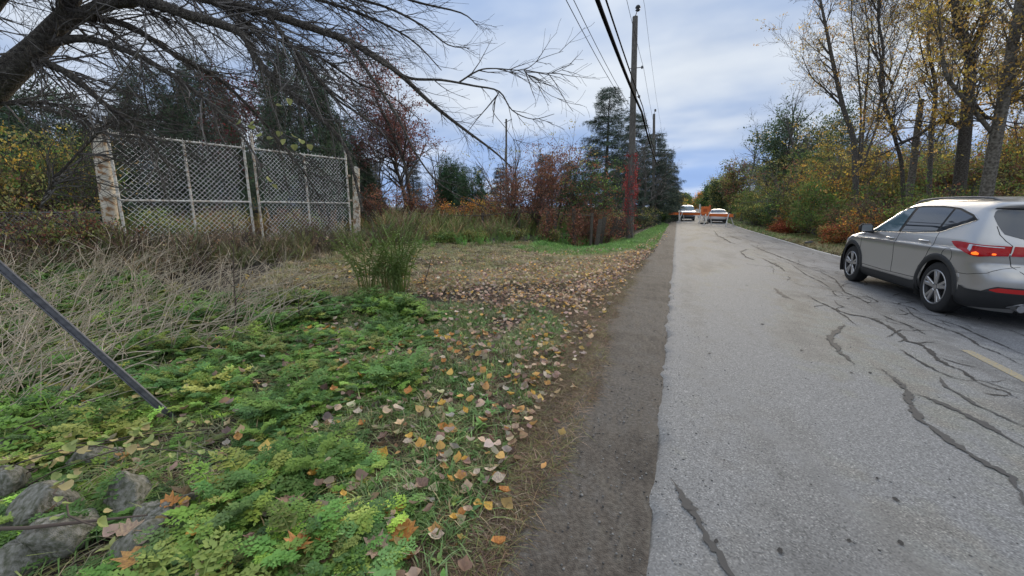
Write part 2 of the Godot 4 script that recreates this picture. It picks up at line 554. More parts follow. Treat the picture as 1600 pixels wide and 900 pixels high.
	var traced := [
		[[[1210, 450], [1215, 455], [1227, 464], [1242, 469]], 0.035, 0],
		[[[1262, 462], [1275, 470], [1295, 479], [1312, 487], [1330, 492], [1350, 495], [1370, 501], [1390, 512], [1410, 526], [1418, 534], [1435, 537], [1452, 547], [1465, 562], [1482, 572], [1505, 580], [1522, 595], [1545, 605], [1570, 612], [1600, 628]], 0.026, 1],
		[[[1320, 507], [1305, 520], [1294, 530], [1307, 542], [1312, 552], [1327, 561], [1335, 570]], 0.035, 0],
		[[[1377, 577], [1397, 592], [1418, 610], [1420, 628], [1428, 645], [1444, 662], [1466, 676], [1483, 690], [1506, 704], [1540, 724], [1577, 744], [1590, 765], [1600, 790]], 0.03, 0],
		[[[1424, 614], [1450, 622], [1480, 635], [1500, 644], [1540, 665], [1580, 688], [1600, 700]], 0.028, 0],
		[[[1405, 545], [1420, 555], [1440, 567], [1467, 582], [1495, 592], [1520, 597]], 0.014, 1],
		[[[1467, 587], [1477, 605], [1500, 617], [1522, 632], [1550, 644], [1600, 668]], 0.017, 0],
		[[[1415, 480], [1425, 492], [1440, 500], [1470, 512], [1495, 520], [1515, 530], [1532, 542], [1560, 552], [1575, 560], [1600, 573]], 0.014, 1],
		[[[1450, 495], [1500, 510], [1525, 522], [1560, 537], [1600, 555]], 0.013, 1],
		[[[1268, 420], [1282, 425], [1305, 437], [1315, 450], [1320, 457], [1340, 465], [1355, 473], [1372, 472], [1360, 465], [1340, 457]], 0.016, 1],
		[[[1372, 490], [1395, 500], [1415, 507], [1435, 516], [1447, 524]], 0.013, 1],
		[[[1115, 360], [1122, 369], [1130, 372], [1141, 379], [1153, 382]], 0.05, 1],
		[[[1140, 368], [1149, 372], [1159, 375]], 0.05, 1],
		[[[1171, 382], [1182, 387], [1196, 393], [1210, 398], [1235, 408], [1268, 420]], 0.03, 1],
		[[[1157, 394], [1166, 390], [1175, 390]], 0.035, 1],
		[[[1155, 392], [1166, 402], [1180, 407]], 0.03, 1],
		[[[1190, 403], [1205, 411], [1220, 418], [1226, 424]], 0.03, 1],
		[[[1235, 412], [1260, 430], [1282, 440], [1300, 452]], 0.014, 1],
		[[[1048, 748], [1062, 768], [1070, 782], [1085, 805], [1098, 828], [1112, 852], [1128, 876], [1145, 902], [1160, 930]], 0.024, 0],
	]
	for tr in traced:
		var pts := PackedVector2Array()
		for a in tr[0]:
			pts.append(px_road(a[0], a[1]))
		var cm := MB.new()
		var lift := 0.006 + 0.001 * rng.randf()
		ribbon_into(cm, pts, tr[1], rng, lift)
		for b in (int(pts.size() * 0.4) if tr[2] else 0):
			var j := rng.randi_range(0, pts.size() - 2)
			var q0 := pts[j].lerp(pts[j + 1], rng.randf())
			var dir := (pts[j + 1] - pts[j]).normalized().rotated(rng.randf_range(0.4, 1.1) * (1.0 if rng.randf() < 0.5 else -1.0))
			var side := PackedVector2Array([q0])
			for k in rng.randi_range(2, 5):
				q0 += dir * rng.randf_range(0.05, 0.14)
				dir = dir.rotated(rng.randfn(0, 0.5))
				side.append(q0)
			ribbon_into(cm, side, tr[1] * 0.4, rng, lift - 0.0015)
		var o2 := part("crack", cm.mesh(), M.crack if tr[2] else M.tar, ro)
		o2.name = "crack"
	# fine cracks that run with the lane
	var web := MB.new()
	for i in 150:
		var s := rng.randf_range(3.0, 34.0)
		var w := rng.randfn(3.45, 0.6)
		if w > right_edge(s) - 0.4: continue
		var pts := PackedVector2Array()
		var a := rng.randfn(0.0, 0.3) + (PI / 2 if rng.randf() < 0.2 else 0.0)
		for k in rng.randi_range(4, 12):
			pts.append(Vector2(s, w))
			a = lerpf(a, 0.0, 0.1) + rng.randfn(0.0, 0.5)
			s += cos(a) * 0.17; w += sin(a) * 0.11
		ribbon_into(web, pts, rng.randf_range(0.005, 0.014), rng, 0.0045)
	var wo := part("fine_cracks", web.mesh(), M.crack, ro)
	wo.set_meta("kind", "stuff")
	# tar spots and flattened chips
	for a in [[1371, 748, 0.8], [1400, 782, 1.1], [1327, 845, 0.7], [1407, 849, 0.9], [1219, 862, 1.0], [1132, 720, 0.6], [1119, 847, 0.8], [1267, 758, 0.4], [1105, 527, 1.0], [1091, 527, 0.8], [1109, 553, 1.2], [1252, 548, 1.2], [1360, 583, 1.2], [1331, 583, 0.8], [1167, 446, 2.0], [1192, 507, 1.6], [1040, 504, 1.0]]:
		var q := px_road(a[0], a[1])
		var pts := []
		var r: float = 0.014 * a[2]
		for k in 9:
			var t := TAU * k / 9.0
			var rr := r * rng.randf_range(0.35, 1.35)
			pts.append(on_road(q.x + cos(t) * rr * 1.2, q.y + sin(t) * rr, 0.006))
		var sp := MB.new()
		sp.poly(pts, Vector3.UP)
		part("tar_spot", sp.mesh(), M.crack, ro)
	# loose grit on asphalt and dirt
	var stone := rock_mesh(3, 5, 0.35)
	var tr2 := []
	var cl := PackedColorArray()
	for i in 1900:
		var s := 0.2 + 9.0 * pow(rng.randf(), 1.6)
		var near := rng.randf() < 0.75
		var w := rng.randfn(-0.1, 0.32) if near else rng.randf_range(0.0, 3.2)
		var p := on_road(s, w) if w > 0.06 else rw(s, w)
		if w <= 0.06: p.y += 0.018
		var k := rng.randf_range(0.0022, 0.0065) * (1.5 if rng.randf() < 0.06 else 1.0)
		tr2.append(Transform3D(Basis.from_euler(Vector3(rng.randf() * 6, rng.randf() * 6, 0)).scaled(Vector3(k, k * 0.7, k)), p))
		var g := rng.randf_range(0.04, 0.24)
		cl.append(Color(g, g * 0.96, g * 0.9))
	var gr := many("grit", stone, tinted(0.9), tr2, cl)
	tag(gr, "loose grit and small gravel on the shoulder and asphalt edge", "gravel", "", "stuff")
	# painted lines
	var yl := sheet(steps([[2.2, 5.75, 0.15]]), PackedFloat32Array([0, 0.5, 1]), func(s: float, e: float) -> Vector3: return on_road(s, lerpf(3.03, 3.13, e), 0.004))
	part("centre_line", yl.mesh(), M.yellow_line, ro)
	var wl := sheet(steps([[4, 30, 0.5], [30, 90, 3]]), PackedFloat32Array([0, 0.5, 1]), func(s: float, e: float) -> Vector3: return on_road(s, right_edge(s) - lerpf(0.20, 0.11, e), 0.004))
	part("edge_line", wl.mesh(), M.white_line, ro)

func ribbon(pts: PackedVector2Array, hw: float, rng: RandomNumberGenerator, lift: float) -> ArrayMesh:
	var mb := MB.new()
	ribbon_into(mb, pts, hw, rng, lift)
	return mb.mesh()
func ribbon_into(mb: MB, pts: PackedVector2Array, hw: float, rng: RandomNumberGenerator, lift: float) -> void:
	var q := PackedVector2Array()
	for i in pts.size() - 1:
		var m := clampi(int(pts[i].distance_to(pts[i + 1]) / 0.022), 2, 26)
		for k in m:
			q.append(pts[i].lerp(pts[i + 1], float(k) / m) + Vector2(rng.randfn(0, hw * 0.3), rng.randfn(0, hw * 0.3)) * (1.0 if k else 0.0))
	q.append(pts[-1])
	var n := q.size()
	var base := mb.v.size()
	for i in n:
		var t := (q[mini(i + 1, n - 1)] - q[maxi(i - 1, 0)]).normalized()
		var o := Vector2(-t.y, t.x)
		var w := hw * (0.3 + 0.9 * absf(sin(i * 0.21 + hw * 900.0)) * rng.randf_range(0.6, 1.1)) * rng.randf_range(0.75, 1.2) * minf(1.0, 0.15 + 3.0 * minf(i, n - 1 - i) / n)
		for e in [-1.0, 1.0]:
			var r: Vector2 = q[i] + o * w * e
			mb.v.append(on_road(r.x, r.y, lift)); mb.n.append(Vector3.UP)
	for i in n - 1:
		var a := base + i * 2
		mb.face(a, a + 1, a + 2); mb.face(a + 1, a + 3, a + 2)
func rock_mesh(seed_: int, rings: int, rough: float, cuts := 0) -> ArrayMesh:
	var nz := FastNoiseLite.new()
	nz.seed = seed_; nz.frequency = 0.9
	var rows := []
	var C := rings * 2
	var rr := RandomNumberGenerator.new()
	rr.seed = seed_ * 7 + 1
	var planes := []
	for i in cuts:
		planes.append([Vector3(rr.randfn(0, 1), rr.randfn(0, 0.8), rr.randfn(0, 1)).normalized(), rr.randf_range(0.62, 0.92)])
	for i in rings + 1:
		var row := PackedVector3Array()
		var a := PI * i / rings
		for k in C:
			var b := TAU * k / C
			var d := Vector3(sin(a) * cos(b), cos(a), sin(a) * sin(b))
			# a blocky pebble: pushed towards a rounded cube, then roughened
			var cube := d / maxf(absf(d.x), maxf(absf(d.y), absf(d.z)))
			var far := 1.12
			for pl in planes:
				var along_n: float = d.dot(pl[0])
				if along_n > 0.05: far = minf(far, pl[1] / along_n)
			if cuts: cube = d
			row.append(d.lerp(cube, 0.28) * (far if cuts else 1.0) * (1.0 + nz.get_noise_3dv(d * 1.3) * rough + nz.get_noise_3dv(d * 4.0) * rough * 0.25))
		rows.append(row)
	var mb := MB.new()
	mb.grid(rows, true)
	if mb.n[C * (rings / 2)].dot(mb.v[C * (rings / 2)]) < 0.0: mb.flip()
	for k in C:
		mb.n[k] = Vector3.UP
		mb.n[rings * C + k] = Vector3.DOWN
	return mb.mesh()

# ------------------------------------------------------------------ plants: building blocks
func vary(c: Color, r: RandomNumberGenerator, a := 0.3) -> Color:
	var k := 1.15 * exp(r.randfn(0.0, a))
	return Color(c.r * k * r.randf_range(0.85, 1.18), c.g * k, c.b * k * r.randf_range(0.8, 1.2))
func pick(p: Array, r: RandomNumberGenerator) -> Color:
	return p[r.randi() % p.size()]

func leaf_into(mb: MB, at: Transform3D, l: float, w: float, curl: float, kind := 0) -> void:
	# kind 0: pointed oval, 1: heart shaped, 2: lobed, stalk at the origin, tip along -z
	var out := []
	if kind == 0: out = [[0.0, 0.0], [0.3, 0.36], [0.55, 0.42], [0.8, 0.2], [1.0, 0.0]]
	elif kind == 1: out = [[0.0, 0.0], [0.05, 0.34], [0.28, 0.5], [0.6, 0.36], [0.85, 0.13], [1.0, 0.0]]
	else: out = [[0.0, 0.0], [-0.05, 0.26], [0.12, 0.30], [0.16, 0.56], [0.34, 0.40], [0.5, 0.66], [0.55, 0.28], [0.74, 0.30], [0.72, 0.14], [1.0, 0.0]]
	for i in out.size() - 1:
		for e in [-1.0, 1.0]:
			var q := []
			for k in [[out[i][0], 0.0], [out[i][0], out[i][1]], [out[i + 1][0], out[i + 1][1]], [out[i + 1][0], 0.0]]:
				var z: float = k[0]; var x: float = k[1] * w / 0.5 * 0.5 * 2.0
				q.append(at * Vector3(x * e * l, (curl * (z - 0.4) * (z - 0.4) * 1.4 + absf(x) * absf(x) * curl * 1.2 + absf(x) * 0.18) * l, -z * l))
			if i == 0 and kind != 2: mb.tri(q[0], q[2], q[3])
			elif i == out.size() - 2 and kind != 2: mb.tri(q[0], q[1], q[2])
			else: mb.quad(q[0], q[1], q[2], q[3])
func rot(r: RandomNumberGenerator) -> Basis:
	return Basis.from_euler(Vector3(r.randf_range(-PI, PI), r.randf_range(-PI, PI), r.randf_range(-PI, PI)))
func leaf_cluster(seed_: int, count: int, spread: float, l: float, w: float) -> ArrayMesh:
	var r := RandomNumberGenerator.new()
	r.seed = seed_
	var mb := MB.new()
	for i in count:
		var d := Vector3(r.randfn(0, 1), r.randfn(0, 1) * 0.8, r.randfn(0, 1)) * spread
		var b := Basis.from_euler(Vector3(r.randfn(-0.5, 0.7), r.randf() * TAU, r.randfn(0, 0.6)))
		var k := l * r.randf_range(0.65, 1.25)
		var t := Transform3D(b, d)
		# four-faced leaf, folded along the rib
		var tip := t * Vector3(0, -0.12 * k, -k)
		for e in [-1.0, 1.0]:
			mb.quad(t.origin, t * Vector3(e * w * k * 0.5, 0.05 * k, -k * 0.4), t * Vector3(e * w * k * 0.28, 0.0, -k * 0.75), tip)
	return mb.mesh()
func spray_mesh(seed_: int, n: int, l: float, nl: float, nw: float, flat: float) -> ArrayMesh:
	# a conifer branchlet: needles set along a few side shoots
	var r := RandomNumberGenerator.new()
	r.seed = seed_
	var mb := MB.new()
	for i in n:
		var z := r.randf()
		var side := r.randfn(0.0, 0.33) * l * (1.15 - z)
		var p := Vector3(side, -0.1 * z * z * l + r.randfn(0, 0.05) * l, -z * l)
		var d := Vector3(signf(side) * r.randf_range(0.1, 1.0), r.randfn(0.0, 0.5) * flat - 0.15, -r.randf_range(0.3, 1.0)).normalized() * nl * r.randf_range(0.6, 1.2)
		var o := d.cross(Vector3(r.randfn(0, 1), r.randfn(0, 1), r.randfn(0, 1))).normalized() * nw
		mb.tri(p - o, p + o, p + d)
	return mb.mesh()
func fern_mesh(seed_: int, fronds: int) -> ArrayMesh:
	var r := RandomNumberGenerator.new()
	r.seed = seed_
	var mb := MB.new()
	for f in fronds:
		var ang := TAU * (f + r.randf() * 0.7) / fronds
		var b := Basis(Vector3.UP, ang)
		var lift := r.randf_range(0.25, 0.95)
		var L := r.randf_range(0.7, 1.2)
		var stalk := 0.35
		var rach := func(t: float) -> Vector3: return Vector3(0, lift * (t * 1.3 - t * t * 0.75), -t * L)
		for i in 7:
			var t := stalk + (1.0 - stalk) * i / 7.0
			var c: Vector3 = rach.call(t)
			var pl := (0.40 * pow(1.0 - i / 7.6, 0.8) + 0.03) * L
			for e in [-1.0, 1.0]:
				var dir := Vector3(e * 0.86, r.randf_range(-0.15, 0.18), -0.55).normalized()
				var fwd := Vector3(-e * dir.z, 0.05, e * dir.x).normalized()
				var m := 4 if i < 4 else 2
				for k in m:
					var q := c + dir * pl * (k + 0.35) / m
					var ll := pl * 0.36 * (1.0 - 0.55 * k / m) + 0.018
					for g in [-1.0, 1.0]:
						var tip: Vector3 = q + (dir * 0.75 + fwd * g * 0.9).normalized() * ll + Vector3(0, r.randfn(0.0, 0.018), 0)
						var o: Vector3 = (dir * 0.9 - fwd * g * 0.5).normalized() * ll * 0.40
						mb.quad(b * q, b * (q.lerp(tip, 0.5) + o), b * tip, b * (q.lerp(tip, 0.55) - o))
				var tp := c + dir * pl
				mb.tri(b * (tp + dir * 0.05), b * (tp - dir * pl * 0.2 + fwd * 0.03), b * (tp - dir * pl * 0.2 - fwd * 0.03))
		var p0: Vector3 = rach.call(0.0)
		var p1: Vector3 = rach.call(0.5)
		var p2: Vector3 = rach.call(1.0)
		var s := Vector3(0.012, 0, 0)
		mb.quad(b * (p0 - s), b * (p0 + s), b * (p1 + s), b * (p1 - s))
		mb.quad(b * (p1 - s), b * (p1 + s), b * (p2 + s * 0.3), b * (p2 - s * 0.3))
	return mb.mesh()
func tuft_mesh(seed_: int, blades: int, lean: float, wid: float, spread: float) -> ArrayMesh:
	var r := RandomNumberGenerator.new()
	r.seed = seed_
	var mb := MB.new()
	for i in blades:
		var a := r.randf() * TAU
		var d := Vector3(cos(a), 0, sin(a))
		var p := Vector3(r.randfn(0, spread), 0, r.randfn(0, spread))
		var l := r.randf_range(0.5, 1.1)
		var e := lean * r.randf_range(0.3, 1.3)
		var o := d.cross(Vector3.UP).rotated(Vector3.UP, r.randfn(0, 0.5)) * wid * r.randf_range(0.6, 1.2)
		var q0 := p
		var last := o
		for k in 3:
			var t := (k + 1) / 3.0
			var q1 := p + d * l * e * t * t + Vector3.UP * l * (t - 0.55 * e * t * t)
			var w1 := o * (1.0 - t * t)
			if k < 2: mb.quad(q0 - last, q0 + last, q1 + w1, q1 - w1)
			else: mb.tri(q0 - last, q0 + last, q1)
			q0 = q1; last = w1
	return mb.mesh()
func weed_mesh(seed_: int, stems: int, leaves: int, lean: float, ll: float, lw: float, bare := 0.12) -> ArrayMesh:
	# upright leafy stems, height about 1
	var r := RandomNumberGenerator.new()
	r.seed = seed_
	var mb := MB.new()
	for i in stems:
		var a := r.randf() * TAU
		var d := Vector3(cos(a), 0, sin(a))
		var p := d * r.randf() * 0.16
		var h := r.randf_range(0.6, 1.05)
		var q := PackedVector3Array()
		for k in 4:
			var t := k / 3.0
			q.append(p + d * lean * t * t * h * r.randf_range(0.7, 1.2) + Vector3.UP * h * t)
		for k in 3:
			var o := d.cross(Vector3.UP) * 0.008
			var o2 := d * 0.008
			mb.quad(q[k] - o, q[k] + o, q[k + 1] + o * 0.7, q[k + 1] - o * 0.7)
			mb.quad(q[k] - o2, q[k] + o2, q[k + 1] + o2 * 0.7, q[k + 1] - o2 * 0.7)
		for k in leaves:
			var t := bare + (1.0 - bare) * (k + r.randf()) / leaves
			var f := t * 3.0
			var j := mini(int(f), 2)
			var c := q[j].lerp(q[j + 1], f - j)
			var e := r.randf() * TAU
			var ld := Vector3(cos(e), r.randf_range(-0.3, 0.6), sin(e)).normalized()
			var k2 := ll * r.randf_range(0.6, 1.2) * (1.1 - 0.5 * t)
			var o := ld.cross(Vector3.UP).normalized() * lw * k2
			mb.quad(c, c + ld * k2 * 0.45 + o, c + ld * k2 + Vector3.DOWN * k2 * 0.3, c + ld * k2 * 0.45 - o)
	return mb.mesh()

# recursive limbs; tips collect [position, direction, radius]
func grow(out: Array, rng: RandomNumberGenerator, p: Vector3, dir: Vector3, len: float, r: float, lev: int, P: Dictionary, tips: Array) -> void:
	var segs: int = [7, 5, 4, 3][mini(lev, 3)]
	var sides: int = [8, 5, 4, 3][mini(lev, 3)]
	var pts := PackedVector3Array([p])
	var rad := PackedFloat32Array([r])
	var q := p
	var d := dir
	var wob: float = P.wob
	var up: float = P.up[mini(lev, P.up.size() - 1)]
	for i in segs:
		d = (d + Vector3(rng.randfn(0, wob), rng.randfn(0, wob) + up, rng.randfn(0, wob))).normalized()
		q += d * len / segs
		pts.append(q)
		rad.append(maxf(r * (1.0 - 0.82 * (i + 1) / segs), P.get("thin", 0.004)))
	out[mini(lev, 2)].tube(pts, rad, sides)
	var last: bool = lev >= P.levels
	if last or lev >= P.get("leaf_from", 2):
		for k in range(1, pts.size()):
			tips.append([pts[k], d])
	if last: return
	var kids: int = P.kids[lev]
	var from: float = P.from[mini(lev, P.from.size() - 1)]
	var spin := rng.randf() * TAU
	for i in kids:
		var t := from + (1.0 - from) * (i + rng.randf_range(0.2, 0.9)) / kids
		var f := t * segs
		var j := mini(int(f), segs - 1)
		var c := pts[j].lerp(pts[j + 1], f - j)
		var ax := (pts[j + 1] - pts[j]).normalized()
		var side := ax.cross(Vector3(0.2, 0.9, 0.35)).normalized().rotated(ax, spin)
		spin += 2.4 + rng.randfn(0, 0.4)
		var an: float = P.ang[mini(lev, P.ang.size() - 1)] + rng.randfn(0, 0.16)
		var nd := (ax * cos(an) + side * sin(an)).normalized()
		var rr := lerpf(rad[j], rad[j + 1], f - j)
		var ln: float = len * P.lenf[mini(lev, P.lenf.size() - 1)] * (1.15 - 0.75 * t * P.get("cone", 0.6)) * rng.randf_range(0.7, 1.2)
		grow(out, rng, c, nd, ln, minf(rr * 0.72, r * 0.55), lev + 1, P, tips)

func leafy(parent: Node, tips: Array, mesh: Mesh, m: Material, share: float, size: float, palette: Array, rng: RandomNumberGenerator, off := 0.12, dv := 0.3) -> void:
	var tr := []
	var cl := PackedColorArray()
	for t in tips:
		var n := int(share) + (1 if rng.randf() < share - int(share) else 0)
		for i in n:
			var k := size * rng.randf_range(0.7, 1.3)
			var at: Vector3 = t[0] + Vector3(rng.randfn(0, off), rng.randfn(0, off), rng.randfn(0, off))
			tr.append(Transform3D(Basis(Vector3.UP, rng.randf() * TAU).rotated(Vector3.RIGHT, rng.randfn(0, 0.4)).scaled(Vector3(k, k, k)), at))
			cl.append(vary(pick(palette, rng), rng, dv))
	if tr.size():
		many("crown", mesh, m, tr, cl, parent)
func tree(called: String, label: String, category: String, at: Vector3, h: float, r: float, P: Dictionary, seed_: int, trunk_mat: Material, twig_mat: Material, group := "") -> Array:
	# returns [thing, tips]
	var rng := RandomNumberGenerator.new()
	rng.seed = seed_
	var o := thing(called, label, category, at, 0.0, group)
	var a := MB.new(); var b := MB.new(); var c := MB.new()
	var tips := []
	var stems: int = P.get("stems", 1)
	for i in stems:
		var an := TAU * (i + rng.randf() * 0.6) / stems
		var d: Vector3 = (Vector3.UP + Vector3(cos(an), 0, sin(an)) * (P.get("splay", 0.35) if stems > 1 else 0.04)).normalized()
		grow([a, a, c], rng, Vector3(cos(an), 0, sin(an)) * (r * 0.8 if stems > 1 else 0.0) + Vector3.DOWN * 0.15, d, h * (1.0 if i == 0 else rng.randf_range(0.7, 1.0)), r, 0, P, tips)
	part("trunk", a.mesh(), trunk_mat, o)
	if c.v.size(): part("twigs", c.mesh(), twig_mat, o).set_meta("kind", "stuff")
	return [o, tips, rng]

const BARE := {"levels": 3, "kids": [13, 7, 6], "ang": [0.75, 0.7, 0.7], "lenf": [0.42, 0.45, 0.5], "from": [0.28, 0.2, 0.15], "up": [0.02, 0.05, 0.03], "wob": 0.11, "cone": 0.7}
const SHRUB := {"levels": 2, "kids": [6, 5], "ang": [0.6, 0.7], "lenf": [0.5, 0.5], "from": [0.2, 0.15], "up": [0.03, 0.02], "wob": 0.14, "stems": 7, "splay": 0.5, "leaf_from": 1, "thin": 0.004}

func conifer(called: String, label: String, at: Vector3, h: float, spread: float, seed_: int, kind: String, palette: Array, group := "", low := 0.08) -> Node3D:
	var rng := RandomNumberGenerator.new()
	rng.seed = seed_
	var o := thing(called, label, "tree", at, 0.0, group)
	var mb := MB.new()
	mb.tube(PackedVector3Array([Vector3(0, -0.2, 0), Vector3(0, h * 0.5, 0), Vector3(0, h * 0.97, 0)]), PackedFloat32Array([h * 0.018, h * 0.012, 0.01]), 8)
	var tr := []
	var cl := PackedColorArray()
	if kind == "spruce":
		var levels := int(h * 2.6)
		for i in levels:
			var t := low + (1.0 - low) * i / levels
			var R := spread * pow(1.0 - t, 0.75) * rng.randf_range(0.75, 1.15) + 0.08
			var m := rng.randi_range(5, 7)
			for k in m:
				var a := TAU * (k + rng.randf()) / m
				var y := h * t + rng.randfn(0, 0.16)
				var l := R * rng.randf_range(0.55, 1.2)
				var d := Vector3(cos(a), 0, sin(a))
				var droop := 0.12 + 0.35 * (1.0 - t) + rng.randfn(0, 0.12)
				var pts := PackedVector3Array()
				var rad := PackedFloat32Array()
				for j in 4:
					var e := j / 3.0
					pts.append(Vector3(0, y, 0) + d * l * e + Vector3.UP * l * (-droop * e + 0.34 * e * e * e))
					rad.append(0.035 * (1.0 - 0.8 * e) * minf(1.0, l))
				mb.tube(pts, rad, 3)
				var ns := maxi(2, int(l * 3.4))
				for j in ns:
					var e := 0.22 + 0.78 * (j + rng.randf() * 0.8) / ns
					var f := e * 3.0
					var jj := mini(int(f), 2)
					var c := pts[jj].lerp(pts[jj + 1], f - jj)
					for g in [-1.0, 0.0, 1.0]:
						if rng.randf() < 0.15: continue
						var dd: Vector3 = (d.rotated(Vector3.UP, g * 0.75 + rng.randfn(0, 0.2)) + Vector3.DOWN * rng.randf_range(0.05, 0.45)).normalized()
						var sz := rng.randf_range(0.55, 0.98)
						tr.append(Transform3D(Basis.looking_at(dd, Vector3.UP).scaled(Vector3(sz, sz, sz)), c))
						cl.append(vary(pick(palette, rng), rng, 0.28))
	else:      # dense scaly cone (cedar)
		var n := int(h * spread * 210.0)
		var lump := FastNoiseLite.new()
		lump.seed = seed_; lump.frequency = 0.55
		for i in n:
			var t := 1.0 - sqrt(rng.randf())
			t = low + (1.0 - low) * t
			var a := rng.randf() * TAU
			var prof := pow(1.0 - t, 0.62) * (0.72 + 0.28 * smoothstep(0.0, 0.18, t))
			var R := spread * prof * (1.0 + 0.55 * lump.get_noise_3d(cos(a) * 2.5, t * h * 1.1, sin(a) * 2.5)) * (1.0 - 0.45 * pow(rng.randf(), 2.0)) + 0.04
			var c := Vector3(cos(a) * R, h * t, sin(a) * R)
			var dd := Vector3(cos(a), rng.randf_range(0.0, 1.1), sin(a)).rotated(Vector3.UP, rng.randfn(0, 0.5)).normalized()
			var sz := rng.randf_range(0.40, 0.72)
			tr.append(Transform3D(Basis.looking_at(dd, Vector3(0.1, 0.2, 0.97)).scaled(Vector3(sz, sz, sz)), c))
			cl.append(vary(pick(palette, rng), rng, 0.3))
	part("trunk", mb.mesh(), M.bark_dark, o)
	many("crown", M.spray_mesh_spruce if kind == "spruce" else M.spray_mesh_cedar, M.needle, tr, cl, o)
	return o

func shrub(called: String, label: String, at: Vector3, h: float, wide: float, seed_: int, palette: Array, share: float, lsize: float, group := "", twig: Material = null, stems := 8) -> Node3D:
	var P := SHRUB.duplicate()
	P.splay = wide
	P.stems = stems
	var r := tree(called, label, "shrub", at, h, 0.012 * h + 0.006, P, seed_, twig if twig else M.twig_brown, twig if twig else M.twig_brown, group)
	leafy(r[0], r[1], M.cluster, M.leaf, share, lsize, palette, r[2], 0.10 * h * 0.6)
	return r[0]

# ------------------------------------------------------------------ plants: placed
const YELLOW := [Color(0.60, 0.40, 0.06), Color(0.50, 0.35, 0.08), Color(0.40, 0.31, 0.09)]
const OLIVE := [Color(0.24, 0.25, 0.075), Color(0.29, 0.26, 0.09), Color(0.18, 0.22, 0.065)]
const RUST := [Color(0.22, 0.095, 0.06), Color(0.18, 0.085, 0.06), Color(0.26, 0.13, 0.075)]
const ORANGE := [Color(0.66, 0.29, 0.05), Color(0.58, 0.22, 0.05), Color(0.64, 0.37, 0.07)]
const RED := [Color(0.30, 0.03, 0.03), Color(0.22, 0.025, 0.03), Color(0.36, 0.06, 0.04)]
const GREEN := [Color(0.12, 0.21, 0.05), Color(0.17, 0.26, 0.055), Color(0.10, 0.18, 0.05)]
const DARK := [Color(0.05, 0.082, 0.043), Color(0.066, 0.106, 0.052), Color(0.043, 0.07, 0.04)]
const TAN := [Color(0.33, 0.25, 0.155), Color(0.26, 0.19, 0.115), Color(0.40, 0.32, 0.21), Color(0.21, 0.15, 0.10)]

func base_at(px: float, z: float) -> Vector3:
	var p := pxp(px, HY, z)
	return Vector3(p.x, G(p.x, p.z), p.z)
func tall(px: float, top: float, z: float) -> float:
	return pxp(px, top, z).y - base_at(px, z).y

